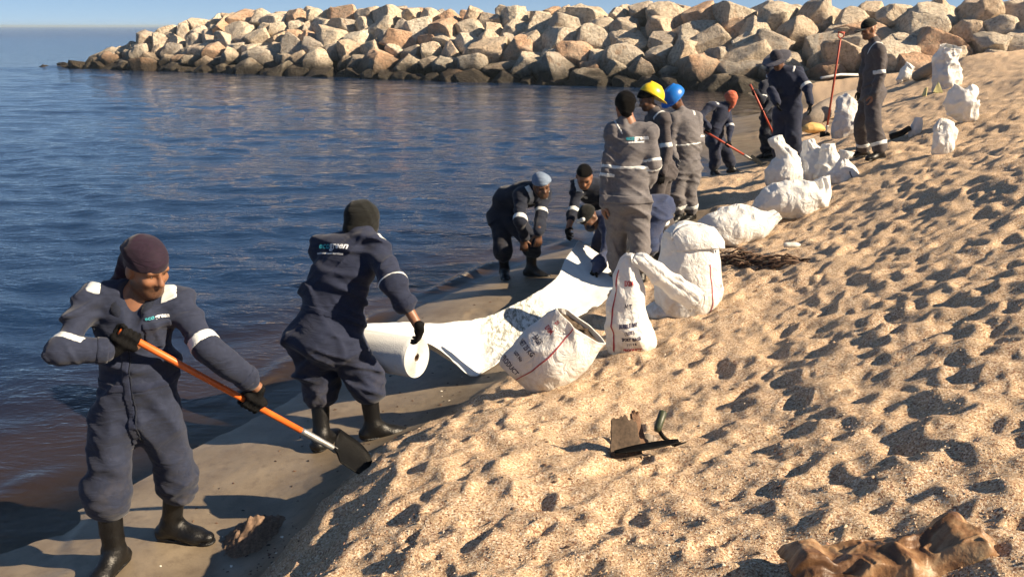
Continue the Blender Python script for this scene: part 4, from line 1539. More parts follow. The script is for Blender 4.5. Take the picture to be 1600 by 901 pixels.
# ---------------------------------------------------------------- 5: man bent double, reaching on to the mat
def man_reach():
    JF, Y = feet((1012, 410, -1, -.2), (1034, 402, -1, .1))
    print('DEPTH %.2f was 8.95' % Y)
    J = jset(Y, dict(pel=(1024, 328, .10), hipL=(1030, 336, .00), hipR=(1024, 338, .22), waist=(992, 330, .05), chest=(962, 338, -.02), neck=(940, 340, -.05), head=(920, 340, -.10),
                     shL=(950, 352, -.18), shR=(948, 344, .14)))
    J.update(JF)
    legs(J, (-1, -.2, .15), (-1, .1, .15))
    arm(J, 'L', (947, 390, 0), (931, 420, 0), .30, .27); arm(J, 'R', (935, 375, 1), (930, 395, 1))
    lens('man5', J)
    H = frame((-.45, -.45, -.75), (-.75, -.25, .45))
    c = J['head']
    hL = open_hand(J['wrL'], (-.5, -.35, -.6), (.3, .1, -.8), .2, 1.0, .35)
    wear = [('cap', scarf_cap(c, H, 1.05), M_CAPB, .010, (.006, 6, 16.), [below(c, H, .01, -.1)]), ('goggles', [dict(cap(c + H[0] * .05 + H[1] * .07 + H[2] * .07, c - H[0] * .04 + H[1] * .08 + H[2] * .07, .022), k=.01)], M_REFL, .007, None, []),
            ('face_mask', [dict(ell(c + H[1] * .075 - H[2] * .06, H, (.06, .045, .055)), k=.01)], M_INK, .009, None, [])]
    person('worker bent double behind the grey backed man, black gloved arm reaching down to the mat', J, dict(
        cloth=M_BLUE, skin=M_SKIN2, res=.013, resb=.012, bulk=1.0, hem=.5, headframe=H, seed=18, wear=wear, handL=hL,
        clothadd=[]))


man_reach()


# ---------------------------------------------------------------- 6: grey coverall, back to us
def man_grey():
    JF, Y = feet((968, 432, -.4, 1), (1000, 432, .1, 1))
    print('DEPTH %.2f was 7.9' % Y)
    J = jset(Y, dict(pel=(982, 304, 0), hipL=(969, 316, .0), hipR=(996, 316, .0), waist=(983, 270, .0), chest=(985, 232, .02), neck=(982, 193, .03), head=(976, 166, .05),
                     shL=(957, 209, .04), shR=(1013, 207, .0)))
    J.update(JF)
    legs(J, (-.4, 1, .15), (.1, 1, .15))
    arm(J, 'L', (950, 268, 1), (945, 316, 1), .30, .28); arm(J, 'R', (1020, 258, 1), (1012, 290, 1))
    lens('man6', J)
    H = frame((-.18, .95, -.2))
    c = J['head']
    hL = open_hand(J['wrL'], (-.1, .2, -1), (.9, .2, 0), .4, 1.0)
    hR = open_hand(J['wrR'], (-.5, .5, -.7), (-.8, 0, 0), .4, -1.0)
    hair = scarf_cap(c, H, 1.07, .0) + [dict(cap(c - H[1] * .035 + H[2] * .01, c - H[1] * .045 - H[2] * .045, .080, .060), k=.02)]
    up = nrm(J['chest'] - J['pel'])
    sdv = nrm(J['shR'] - J['shL'])
    nb = nrm(np.cross(sdv, up))
    bk = J['chest'] + up * .10 + sdv * .05
    prints = [('eco', .052, bk - sdv * .055, sdv, up, M_TEAL, .002), ('green', .054, bk + sdv * .045, sdv, up, M_WHITE, .003), ('environmental', .024, bk - up * .036, sdv, up, M_WHITE, .0015)]
    hem = J['pel'] - up * .03
    person('worker in grey coverall with silver back stripe standing with his back to the camera', J, dict(
        cloth=M_GREY, skin=M_SKIN1, res=.011, resb=.010, resh=.007, bulk=1.02, leg=1.0, hem=.80, blouse=False, headframe=H, fold=.024, cuffs='L', seed=22,
        bands=[('upL', .86, .018), ('foL', .10, .018), ('upR', .84, .016), ('foR', .04, .016)], torso_bands=[(.62, .016)], shoulder_tape='L', tape_w=.010, tape_len=.10,
        wear=[('hair', hair, M_HAIR, .008, (.012, 6, 34.), [below(c, H, -.02, -1.6)])], prints=prints, handL=hL, handR=hR, gloveL=None, gloveR=None,
        patches=[('shirt_hem', hem, np.array([up, sdv, nb]), (.035, .26, .24), .012, M_GREY)]))


man_grey()


def helmet(c, H, tilt=0.0):
    f = nrm(H[1] * math.cos(tilt) + H[2] * math.sin(tilt)); H2 = frame(f, H[2])
    o = c + H2[2] * .035 - H2[1] * .008
    dome = [dict(ell(o, H2, (.132, .158, .140)), k=.01), dict(cap(o + H2[1] * .06 + H2[2] * .125, o - H2[1] * .08 + H2[2] * .122, .016), k=.02)]
    brim = [dict(ell(o + H2[1] * .030 - H2[2] * .008, H2, (.140, .195, .014)), k=.006)]
    return dome, brim, [below(o, H2, -.012)]


# ---------------------------------------------------------------- 7: yellow helmet
def man_yellow():
    JF, Y = feet((1034, 360, -1, -.15), (1044, 357, -1, .0))
    print('DEPTH %.2f was 10.3' % Y)
    J = jset(Y, dict(pel=(1034, 262, 0), hipL=(1030, 272, -.08), hipR=(1038, 272, .08), waist=(1034, 232, .0), chest=(1030, 200, .0), neck=(1023, 176, .0), head=(1011, 156, .0),
                     shL=(1038, 187, -.17), shR=(1020, 188, .17)))
    J.update(JF)
    legs(J, (-1, -.15, .15), (-1, .0, .15))
    arm(J, 'L', (1042, 230, 0), (1036, 268, 0)); arm(J, 'R', (1008, 225, 1), (995, 250, 1))
    lens('man7', J)
    H = frame((-.85, -.25, -.35))
    c = J['head']
    # the helmet is pushed to the back of the head
    d, b, cut = helmet(c - H[1] * .055 + H[2] * .0, frame((.75, .30, -.42), (.35, .1, .9)), .0)
    hL = open_hand(J['wrL'], (-.15, -.05, -1), (-.2, .9, 0), .4, -1.0)
    wear = [('hard_hat', d + b, M_YEL, .009, None, cut), ('hair', scarf_cap(c + H[1] * .01, H, 1.10), M_HAIR, .010, (.004, 4, 30.), [below(c, H, .030, -.3)])]
    person('worker in charcoal coverall with a yellow hard hat tipped back on his head', J, dict(
        cloth=M_BROWN, skin=M_SKIN2, res=.013, resb=.011, bulk=1.0, hem=.84, blouse=False, headframe=H, beard=.5, seed=25, bands=[('upL', .92, .030), ('snL', .75, .03)], shoulder_tape='L', tape_w=.02, tape_len=.10, wear=wear,
        handL=hL))


man_yellow()


# ---------------------------------------------------------------- 8: blue helmet
def man_blue():
    JF, Y = feet((1080, 334, -.6, -.7), (1062, 338, -.7, -.7))
    print('DEPTH %.2f was 11.45' % Y)
    J = jset(Y, dict(pel=(1074, 255, 0), hipR=(1064, 262, -.03), hipL=(1083, 262, .03), waist=(1074, 228, .0), chest=(1072, 198, .0), neck=(1066, 176, .02), head=(1054, 154, .0),
                     shR=(1053, 187, -.06), shL=(1089, 184, .08)))
    J.update(JF)
    legs(J, (-.8, -.5, .15), (-.8, -.4, .15))
    arm(J, 'L', (1092, 222, 0), (1066, 240, 0), .30, .25); arm(J, 'R', (1047, 224, 0), (1053, 246, 0))
    J['hipL'], J['hipR'] = J['hipL'], J['hipR']
    lens('man8', J)
    H = frame((-.60, -.42, -.68), (-.5, -.35, .75))
    c = J['head']
    d, b, cut = helmet(c, H, .05)
    hL = open_hand(J['wrL'], (-.9, -.1, -.3), (0, .9, -.3), .5, -1.0)
    wear = [('hard_hat', d + b, M_HELB, .009, None, cut), ('hair', scarf_cap(c, H, .97), M_HAIR, .012, None, [below(c, H, .0, -.6)])]
    person('worker in grey coverall with a blue hard hat looking down, arm across his waist', J, dict(
        cloth=[M_GREY], skin=M_SKIN2, res=.014, resb=.013, bulk=1.04, hem=.72, blouse=False, headframe=H, seed=28, bands=[('upL', .78, .018), ('foL', .25, .018), ('snR', .62, .030), ('snL', .66, .03)], torso_bands=[(.55, .016)],
        shoulder_tape='L', tape_w=.02, tape_len=.09, wear=wear, handL=hL, glove=M_GLOVEG, cuts=[]))


man_blue()


# ---------------------------------------------------------------- 9: orange headcloth, shovelling
def man_orange():
    JF, Y = feet((1143, 262, 1, -.2), (1116, 267, .3, -1))
    print('DEPTH %.2f was 15.6' % Y)
    J = jset(Y, dict(pel=(1118, 217, 0), hipL=(1122, 221, .10), hipR=(1116, 222, -.10), waist=(1119, 198, .0), chest=(1126, 179, -.05), neck=(1134, 166, -.08), head=(1142, 154, -.12),
                     shL=(1136, 168, .12), shR=(1110, 167, -.16)))
    J.update(JF)
    legs(J, (1, -.2, .15), (.3, -1, .15))
    A = at(1099, 204, Y - .30); tip = at(1190, 271, Y - .45); tip[2] = max(tip[2], ground(tip[0], tip[1]) + .10)
    sh = tip - A
    J['elR'] = sph_on_ray(1094, 181, J['shR'], .28, False)
    CR = A + sh * .06; CL = A + sh * .42
    J['elL'] = ik(J['shL'], CL, .30, .33, (.6, .3, -.4))
    hR = hold(J, 'R', CR, -sh, 1.0); hL = hold(J, 'L', CL, -sh, 1.0)
    lens('man9', J)
    H = frame((.80, -.45, -.35))
    c = J['head']
    wr = scarf_cap(c, H, 1.12) + [dict(cap(c + H[1] * .05 - H[2] * .03, c + H[1] * .07 - H[2] * .12, .07, .045), k=.03), dict(cap(c - H[2] * .05, c - H[2] * .21 + H[1] * .04, .055, .03), k=.03)]
    person('worker in navy coverall with an orange red headcloth digging beside the far water', J, dict(
        cloth=M_NAVY, skin=M_SKIN2, res=.016, resb=.016, resh=.009, bulk=1.02, hem=.6, headframe=H, seed=31, bands=[('upL', .95, .03)], shoulder_tape='R', tape_len=.06, wear=[('headcloth', wr, M_ORANGE, .013, (.010, 5, 16.), [])],
        handR=hR, handL=hL))
    shovel('shovel with red shaft dug into wet sand by the man in the orange headcloth', A, tip, (.1, -.3, 1), M_SHAFTR, .02, blade=.26, ferr=.12, group='shovels')


man_orange()


# ---------------------------------------------------------------- 10: half hidden behind the broad hat
def man_hidden():
    JF, Y = feet((1210, 238, -.9, -.3), (1198, 240, -1, -.3))
    print('DEPTH %.2f was 16.6' % Y)
    J = jset(Y, dict(pel=(1201, 180, 0), hipL=(1205, 185, .12), hipR=(1199, 185, -.10), waist=(1201, 163, .0), chest=(1200, 143, .0), neck=(1202, 128, .0), head=(1204, 113, .0),
                     shL=(1210, 136, .14), shR=(1192, 136, -.14)))
    J.update(JF)
    legs(J, (-.9, -.3, .15), (-1, -.3, .15))
    A = at(1172, 132, Y - .45); tip = at(1224, 242, Y - .6)
    sh = tip - A
    J['elR'] = sph_on_ray(1191, 158, J['shR'], .29, False)
    J['elL'] = ik(J['shL'], A + sh * .40, .30, .33, (.6, .3, -.4))
    hR = hold(J, 'R', A + sh * .12, -sh, 1.0); hL = hold(J, 'L', A + sh * .40, -sh, 1.0)
    lens('man10', J)
    H = frame((-.75, -.6, -.25))
    c = J['head']
    wear = [('cap', scarf_cap(c, H, 1.06), M_INK, .014, None, [below(c, H, .03)]), ('face_mask', [dict(ell(c + H[1] * .065 - H[2] * .05, H, (.055, .042, .05)), k=.01)], M_WHITE, .012, None, [])]
    person('worker with a white face mask half hidden behind the man in the wide brimmed hat', J, dict(
        cloth=M_INK, skin=M_SKIN2, res=.017, resb=.016, resh=.009, hem=.7, headframe=H, seed=34, bands=[('upR', .7, .02)], wear=wear, handR=hR, handL=hL))
    shovel('red handled shovel held slantwise by the masked worker behind the hat', A, tip, (.1, -.3, 1), M_SHAFTR, .02, blade=.26, ferr=.12, group='shovels')


man_hidden()


# ---------------------------------------------------------------- 11: wide brimmed hat
def man_hat():
    JF, Y = feet((1244, 250, -.6, -.8, 13.9), (1222, 248, -.8, -.6, 14.05))
    print('DEPTH %.2f was 13.9' % Y)
    J = jset(Y, dict(pel=(1231, 172, 0), hipL=(1239, 178, -.05), hipR=(1223, 178, .08), waist=(1231, 152, .0), chest=(1230, 128, -.02), neck=(1225, 109, -.03), head=(1215, 96, -.08),
                     shL=(1247, 115, -.08), shR=(1212, 117, .08)))
    J.update(JF)
    legs(J, (-.6, -.8, .15), (-.8, -.6, .15))
    arm(J, 'L', (1262, 138, 0), (1266, 160, 0), .30, .27); arm(J, 'R', (1206, 142, 0), (1214, 160, 0))
    lens('man11', J)
    H = frame((-.62, -.55, -.55), (-.5, -.4, .75))
    c = J['head']
    o = c + H[2] * .05
    hat = [dict(cap(o, o + H[2] * .055, .098, .085), k=.02)]
    brim = [dict(ell(o + H[2] * .005, H, (.215, .225, .014)), k=.015)]
    hL = open_hand(J['wrL'], (.12, -.1, -1), (-.8, .2, 0), .35, 1.0, .1, 1.1)
    person('broad worker in navy coverall and wide brimmed hat with a black glove at his side', J, dict(
        cloth=M_NAVY, skin=M_SKIN2, res=.015, resb=.014, bulk=1.20, hem=.7, headframe=H, seed=37, bands=[('upL', .82, .032)], shoulder_tape='L', tape_len=.10, tape_w=.022,
        wear=[('hat_crown', hat, M_HATB, .010, (.004, 3, 12.), []), ('hat_brim', brim, M_HATP, .007, (.004, 5, 8.), [])], handL=hL))


man_hat()


# ---------------------------------------------------------------- 12: capped man on the sand
def man_cap():
    JF, Y = feet((1374, 244, -.9, -.35), (1349, 240, -1, -.2))
    print('DEPTH %.2f was 11.35' % Y)
    J = jset(Y, dict(pel=(1363, 140, 0), hipL=(1366, 147, -.10), hipR=(1360, 147, .10), waist=(1365, 120, .0), chest=(1368, 92, .0), neck=(1367, 65, .0), head=(1357, 46, .0),
                     shL=(1374, 79, -.17), shR=(1358, 80, .17)))
    J.update(JF)
    legs(J, (-.9, -.35, .15), (-1, -.2, .15))
    arm(J, 'L', (1376, 116, 0), (1366, 147, 0), .29, .26); arm(J, 'R', (1350, 116, 1), (1345, 140, 1))
    lens('man12', J)
    H = frame((-.88, -.25, -.28))
    c = J['head']
    o = c + H[2] * .035
    capp = scarf_cap(c, H, 1.03, .008)
    visor = [dict(ell(o + H[1] * .125 - H[2] * .010, H, (.075, .075, .011)), k=.01)]
    hL = open_hand(J['wrL'], (-.15, .0, -1), (-.3, .9, 0), .4, -1.0)
    person('worker in charcoal coverall and black peaked cap standing on the dry sand', J, dict(
        cloth=M_BROWN, skin=M_SKIN1, res=.012, resb=.010, resh=.008, bulk=1.06, hem=.84, blouse=False, leg=1.0, headframe=H, beard=.5, seed=40, fold=.021,
        bands=[('upL', .90, .028), ('snL', .70, .028), ('snR', .72, .028)], shoulder_tape='L', tape_w=.014, tape_len=.12, wear=[('cap', capp, M_CAPB, .009, None, [below(c, H, .036)]), ('visor', visor, M_CAPB, .006, None, [])],
        handL=hL, gloveL=None))


man_cap()
_t = on_ground(1289, 216); _t[2] -= .13
shovel('upright shovel with red brown shaft and looped grip stuck in the sand', at(1313, 62, _t[1] - .05), _t, (-.8, -.6, 0), M_SHAFTR, .02, dgrip=True, blade=.26, ferr=.12, group='shovels')

# ================================================================== WHITE ABSORBENT MAT AND ITS ROLL
def mat_absorb():
    m = NT('white absorbent mat')
    co = m.coord('Object')
    uv = m.attr('along')
    dim = m.n('ShaderNodeTexVoronoi', Vector=co, Scale=130.0).outputs['Distance']
    c = m.mix(m.noise(co, 8., 4), (.66, .67, .66, 1), (.80, .81, .79, 1))
    st = m.math('MULTIPLY', m.ramp(uv, [(.30, 0.), (.40, 1.), (.56, 1.), (.66, 0.)]), m.ramp(m.noise(m.mapping(co, (1, .35, 1), (0, 0, R(30))), 26., 6, .75, .5), [(.42, 0.), (.58, 1.)]))
    c = m.mix(m.math('MULTIPLY', st, .9), c, (.12, .125, .10, 1))
    c = m.mix(m.math('MULTIPLY', m.ramp(m.noise(co, 5., 5, .7), [(.58, 0.), (.75, 1.)]), .25), c, (.36, .33, .26, 1))
    h = m.math('ADD', dim, m.math('MULTIPLY', m.noise(co, 16., 3), .8))
    return m.done(m.pbr(c, .85, m.bump(h, .22, .008), Specular_IOR_Level=.2))


M_MAT = mat_absorb()
M_MATE = mat_plain('cut edge of the mat', (.60, .61, .60), .85, .12, 30., .4, .004)


def absorbent_roll():
    ax = nrm(ROLL_R - ROLL_L); L = np.linalg.norm(ROLL_R - ROLL_L)
    up = nrm(np.array([0, 0, 1.]) - ax * ax[2]); sd = np.cross(ax, up)
    RAD = .128
    root = thing('absorbent_roll', 'thick roll of white absorbent mat held at its end by a black glove', 'roll', (ROLL_R + ROLL_L) / 2 - np.array([0, 0, RAD]))
    nl, na = 40, 72
    V = []; Fc = []
    for i in range(nl):
        t = i / (nl - 1)
        for k in range(na):
            q = 2 * math.pi * k / na
            r = RAD * (1 + .010 * math.sin(t * 150) * .5 + .012 * math.sin(q * 3 + t * 2) + .006 * math.sin(q * 11 + t * 9))
            if i in (0, nl - 1): r -= .006
            V.append(ROLL_L + ax * (L * t) + r * (up * math.cos(q) + sd * math.sin(q)))
    for i in range(nl - 1):
        for k in range(na):
            k2 = (k + 1) % na
            Fc.append((i * na + k, (i + 1) * na + k, (i + 1) * na + k2, i * na + k2))
    part('wound_mat', np.array(V), Fc, M_MAT, root)
    # spiral of the layers at each end, and the hollow core
    for end, s in ((ROLL_R, 1.), (ROLL_L, -1.)):
        V = []; Fc = []
        turns, n = 11, 11 * 40
        for j in range(n + 1):
            q = 2 * math.pi * turns * j / n
            r = .020 + (RAD - .024) * j / n
            w = (RAD - .024) / turns
            for dr, dx in ((0, -.012), (w * .16, .001), (w * .72, .003), (w * .9, -.008)):
                V.append(end + ax * s * dx + (r + dr) * (up * math.cos(q) + sd * math.sin(q)))
        for j in range(n):
            for k in range(3):
                a = j * 4 + k
                Fc.append((a, a + 1, a + 5, a + 4))
        part('end_spiral', np.array(V), Fc, M_MATE, root)
        v, f = tube([end - ax * s * .15, end + ax * s * .001], .020, 24, False); part('core_tube', v, f, mat_plain('cardboard core', (.26, .18, .11), .8) if s > 0 else bpy.data.materials['cardboard core'], root)


absorbent_roll()


def absorbent_mat():
    # edges of the unrolled strip: (left edge), (right edge) -- the left edge hangs taut, the right one lies on the sand
    top = np.array([0, 0, .129])
    rows = [(ROLL_L + top, ROLL_R + top + nrm(ROLL_R - ROLL_L) * .0),
            (at(610, 505, 6.15), at(692, 548, 5.72)), (at(715, 502, 6.6), at(741, 586, 6.12)), (at(770, 492, 6.95), at(790, 562, 6.45)),
            (at(830, 462, 7.5), at(860, 522, 6.95)), (at(868, 436, 8.0), on_ground(920, 490)), (at(884, 404, 8.5), on_ground(968, 458)), (at(904, 375, 8.95), on_ground(1000, 432))]
    A = np.array([r[0] for r in rows]); B = np.array([r[1] for r in rows])
    for i in range(2, len(B)):
        B[i, 2] = max(B[i, 2], base_h(B[i, 0], B[i, 1]).item() + .02) if i > 2 else base_h(B[i, 0], B[i, 1]).item() + .02

    def spl(P, t):
        n = len(P) - 1
        x = t * n; i = min(int(x), n - 1); f = x - i
        p0, p1, p2, p3 = P[max(i - 1, 0)], P[i], P[i + 1], P[min(i + 2, n)]
        return .5 * (2 * p1 + (p2 - p0) * f + (2 * p0 - 5 * p1 + 4 * p2 - p3) * f * f + (3 * p1 - p0 - 3 * p2 + p3) * f ** 3)
    nu, nv = 150, 44
    V = np.zeros((nu, nv, 3)); al = np.zeros((nu, nv))
    for i in range(nu):
        t = i / (nu - 1)
        a, b = spl(A, t), spl(B, t)
        for j in range(nv):
            s = j / (nv - 1)
            p = a * (1 - s) + b * s
            sag = -.05 * math.sin(math.pi * s) * (sstep(.0, .2, t)) * (1 - .3 * t)
            p = p + np.array([0, 0, sag])
            V[i, j] = p; al[i, j] = t
    x, y = V[..., 0], V[..., 1]
    amp = sstep(.02, .2, al)
    V[..., 2] += amp * (.022 * fbm(x * 4, y * 4, 0 * x, 3, 6) + .010 * np.abs(vnoise(x * 9 + y * 5, y * 3, 0 * x, 9)) + .004 * fbm(x * 20, y * 20, 0 * x, 2, 3))
    g = base_h(x, y) + .012
    V[..., 2] = np.maximum(V[..., 2], g)
    P = V.reshape(-1, 3)
    i = np.arange(nu * nv).reshape(nu, nv)
    f = np.stack([i[:-1, :-1], i[1:, :-1], i[1:, 1:], i[:-1, 1:]], -1).reshape(-1, 4)
    o = tag(link('absorbent_mat', mesh_data('absorbent_mat', P, f, [M_MAT])), 'long white absorbent mat unrolled along the wet sand with a dirty streak', 'mat')
    set_attr(o.data, 'along', al)
    md = o.modifiers.new('thickness', 'SOLIDIFY'); md.thickness = .005; md.offset = 0


absorbent_mat()

# ================================================================== WHITE SACKS
def mat_sack():
    m = NT('white woven sack')
    co = m.coord('Object')
    w1 = m.n('ShaderNodeTexWave', Vector=co, Scale=95.0, Distortion=1.0).outputs['Fac']
    n = m.noise(co, 7., 5, .65)
    c = m.mix(n, (.78, .78, .765, 1), (.90, .90, .885, 1))
    z = m.n('ShaderNodeSeparateXYZ', Vector=co).outputs[2]
    d = m.math('MULTIPLY', m.n('ShaderNodeMapRange', Value=z, i1=.0, i2=.22, i3=1., i4=.12).outputs[0], m.ramp(m.noise(co, 11., 6, .7), [(.44, 0.), (.66, .75)]))
    c = m.mix(d, c, (.44, .33, .21, 1))
    wr = m.math('ABSOLUTE', m.math('SUBTRACT', m.noise(co, 9., 4, .55, .8), .5))
    return m.done(m.n('ShaderNodeMixShader', Fac=.22, i1=m.pbr(c, .5, m.bump(wr, .6, .06, m.bump(m.math('ABSOLUTE', m.math('SUBTRACT', m.noise(co, 26., 3, .5, .5), .5)), .4, .02, m.bump(w1, .12, .002))), Specular_IOR_Level=.4), i2=m.n('ShaderNodeBsdfTranslucent', Color=c).outputs[0]).outputs[0])


M_SACK = mat_sack()
M_RED = mat_plain('red sack print', (.34, .030, .045), .7, .2, 30., .05, .001)
M_BLK = mat_plain('dark blue sack print', (.035, .035, .075), .7, .2, 30., .05, .001)
M_FILL = mat_plain('oily sand filling', (.20, .145, .10), .9, .5, 40., 1., .03)


class Sack:
    """soft sack lofted along a bent axis; rings: (right, away, up, half width, half depth)"""

    def __init__(self, O, rings, yaw=0.0, n=2.8, crumple=.022, seed=1, freq=6.5, nl=64, na=84, lens=1.35):
        self.O = np.asarray(O, float); self.seed = seed; self.cr = crumple * .75; self.fr = freq * .8; self.n = n; self.lens = lens
        cy, sy = math.cos(yaw), math.sin(yaw)
        self.U = np.array([cy, sy, 0]); self.W = np.array([-sy, cy, 0])
        self.R = np.array([tuple(r[:3]) + tuple(r[3:]) for r in rings], float); self.nl = nl; self.na = na

    def ring(self, t):
        n = len(self.R) - 1
        x = min(max(t, 0), 1) * n; i = min(int(x), n - 1); f = x - i
        P = self.R
        p0, p1, p2, p3 = P[max(i - 1, 0)], P[i], P[i + 1], P[min(i + 2, n)]
        r = .5 * (2 * p1 + (p2 - p0) * f + (2 * p0 - 5 * p1 + 4 * p2 - p3) * f * f + (3 * p1 - p0 - 3 * p2 + p3) * f ** 3)
        r[3:] = np.maximum(r[3:], .006)
        return r

    def rings(self, T):
        n = len(self.R) - 1
        x = np.clip(T, 0, 1) * n; i = np.minimum(x.astype(int), n - 1); f = (x - i)[:, None]
        P = self.R
        p0, p1, p2, p3 = P[np.maximum(i - 1, 0)], P[i], P[i + 1], P[np.minimum(i + 2, n)]
        r = .5 * (2 * p1 + (p2 - p0) * f + (2 * p0 - 5 * p1 + 4 * p2 - p3) * f * f + (3 * p1 - p0 - 3 * p2 + p3) * f ** 3)
        r[:, 3:] = np.maximum(r[:, 3:], .006)
        return r

    def surf(self, T, Qa, shrink=1.0):
        T = np.asarray(T, float).ravel(); Qa = np.asarray(Qa, float).ravel()
        nn = lambda v: v / (np.linalg.norm(v, axis=1)[:, None] + 1e-9)
        r = self.rings(T)
        tan = nn((self.rings(T + .03) - self.rings(T - .03))[:, :3])
        s = np.array([[1., 0, 0]]) - tan * tan[:, :1]
        s2 = np.array([[0, 0, -1.]]) + tan * tan[:, 2:]
        w = sstep(.15, .45, np.linalg.norm(s, axis=1))[:, None]
        s = nn(s * w + s2 * (1 - w)); d = np.cross(tan, s)
        d = np.where(d[:, 1:2] < 0, -d, d)
        c, sn = np.cos(Qa), np.sin(Qa)
        # two panels sewn edge to edge: a lens with sharp side seams
        off = s * (r[:, 3] * 1.06 * np.sign(c) * np.abs(c) ** .92)[:, None] + d * (r[:, 4] * 1.08 * np.sign(sn) * np.abs(sn) ** self.lens)[:, None]
        p = r[:, :3] + off * shrink
        M3 = np.array([self.U, self.W, [0, 0, 1.]])
        P = self.O + p @ M3
        N = nn(off @ M3)
        x, y, z = (P * self.fr).T
        # tension creases: sharp outward ridges between hollow panels, pleats gathering into any narrow neck
        a = np.abs(vnoise(x * .8 + .5 * vnoise(y, z, x, 4), y * .8, z * .55 + .3 * x, self.seed)); b = np.abs(vnoise(x * 1.7 + .4 * z, y * 1.7, z * 1.1 - .5 * x, self.seed + 5)); c = np.abs(vnoise(x * 3.6, y * 3.6 + z, z * 2.6, self.seed + 8))
        d = -self.cr * (1.9 * (np.minimum(a * 1.6, .8) - .35) + 1.1 * (np.minimum(b * 1.6, .8) - .35) + .45 * (c - .3))
        rr = (r[:, 3] + r[:, 4]); slim = np.clip(1 - rr / self.R[:, 3:].sum(1).max(), 0, 1) ** 1.2 * sstep(.25, .6, T)
        d += slim * self.cr * 1.3 * np.abs(np.sin(Qa * 4.5 + 2 * vnoise(T * 5, Qa, 0 * T, self.seed))) * np.clip(rr * 6, 0, 1)
        return P + N * d[:, None], N

    def build(self, label, cat='sack', group='white sacks', open_top=False, fill=.86, mat=None):
        nl, na = self.nl, self.na
        T, Qa = np.meshgrid(np.linspace(0, 1, nl), np.linspace(0, 2 * math.pi, na, endpoint=False), indexing='ij')
        P, N = self.surf(T, Qa)
        P = P.reshape(nl, na, 3)
        i = np.arange(nl * na).reshape(nl, na); j = np.roll(i, -1, 1)
        F = np.stack([i[:-1], j[:-1], j[1:], i[1:]], -1).reshape(-1, 4)
        V = P.reshape(-1, 3)
        ex = [V]; faces = [F]
        base = len(V)
        ctr = P[0].mean(0)
        extra = [ctr[None]]
        tri = [(base, j[0, k], i[0, k]) for k in range(na)]
        if not open_top:
            extra.append(P[-1].mean(0)[None]); tri += [(base + 1, i[-1, k], j[-1, k]) for k in range(na)]
        # ground the sack: nothing hangs below the sand
        V = np.concatenate([V] + extra)
        self.root = thing('sack', label, cat, self.O, group)
        Fl = [tuple(f) for f in F] + tri
        o = part('sack_body', V, Fl, mat or M_SACK, self.root)
        self.V, self.F = V, Fl
        if open_top:
            md = o.modifiers.new('cloth', 'SOLIDIFY'); md.thickness = .006; md.offset = -1
            # filling seen inside the mouth
            Tt = np.full(na, fill); P2, _ = self.surf(Tt, Qa[0], .93)
            c2 = P2.mean(0)
            Vf = np.concatenate([P2, (P2 * .5 + c2 * .5) + RNG.normal(0, .012, P2.shape), c2[None]])
            Ff = [(k, (k + 1) % na, na + (k + 1) % na, na + k) for k in range(na)] + [(na + k, na + (k + 1) % na, 2 * na) for k in range(na)]
            part('filling', Vf, Ff, M_FILL, self.root)
        return self

    def words(self, s, size, t, q, mat, flip=0, along=False, bold=.0):
        """lettering mapped to the cloth: t along the sack, q round it"""
        V, F = text_2d(s, size, bold)
        r = self.ring(t); circ = (r[3] + r[4]) * .95
        L = 0.0
        for k in range(20):
            L += np.linalg.norm((self.ring((k + 1) / 20) - self.ring(k / 20))[:3])
        x, y = V[:, 0], V[:, 1]
        if along:
            T = t + x / L; Q = q + y / circ
        else:
            T = t + y / L; Q = q + x / circ
        P, N = self.surf(np.clip(T, 0, 1), Q)
        part('lettering', P + N * .0035, F, mat, self.root, smooth=False)

    def stripe(self, q, mat, t0=.02, t1=.98, w=.006):
        r = self.ring(.5); dq = w / (r[3] + r[4])
        n = 60
        T = np.repeat(np.linspace(t0, t1, n), 2); Q = np.tile([q - dq, q + dq], n) + np.repeat(.05 * np.sin(np.linspace(0, 5, n)), 2)
        P, N = self.surf(T, Q)
        F = [(2 * k, 2 * k + 1, 2 * k + 3, 2 * k + 2) for k in range(n - 1)]
        part('seam_stripe', P + N * .004, F, mat, self.root)


def spot(px, py, sink=.03):
    p = on_ground(px, py)
    p[2] = ground(p[0], p[1]) - sink
    return p


PI = math.pi
FRONT = -PI / 2        # the side of a sack that faces the camera
s1 = Sack(spot(865, 610, .02), [(-.22, .0, .05, .15, .015), (-.19, .0, .08, .18, .06), (-.11, .0, .145, .205, .11), (-.03, -.0, .225, .215, .135), (.05, -.01, .31, .215, .125), (.115, -.025, .385, .21, .095), (.16, -.04, .435, .205, .070)], seed=3, crumple=.016, n=2.2)
s1.build('printed white sack leaning open mouthed at the foot of the sand bank', open_top=True, fill=.90)
s1.stripe(FRONT - .20, M_RED, .03, .97, .006)
for k, (tx, t) in enumerate((('PRODUCT', .16), ('LOT No', .30), ('NET 25 KG', .44), ('BAGS', .58))):
    s1.words(tx, .046 if k != 1 else .034, t, FRONT - .80, M_BLK, along=False, bold=.0012)
s1.words('EXIM', .044, .74, FRONT - .80, M_RED, bold=.0012); s1.words('25', .036, .86, FRONT - .78, M_RED, bold=.0012)

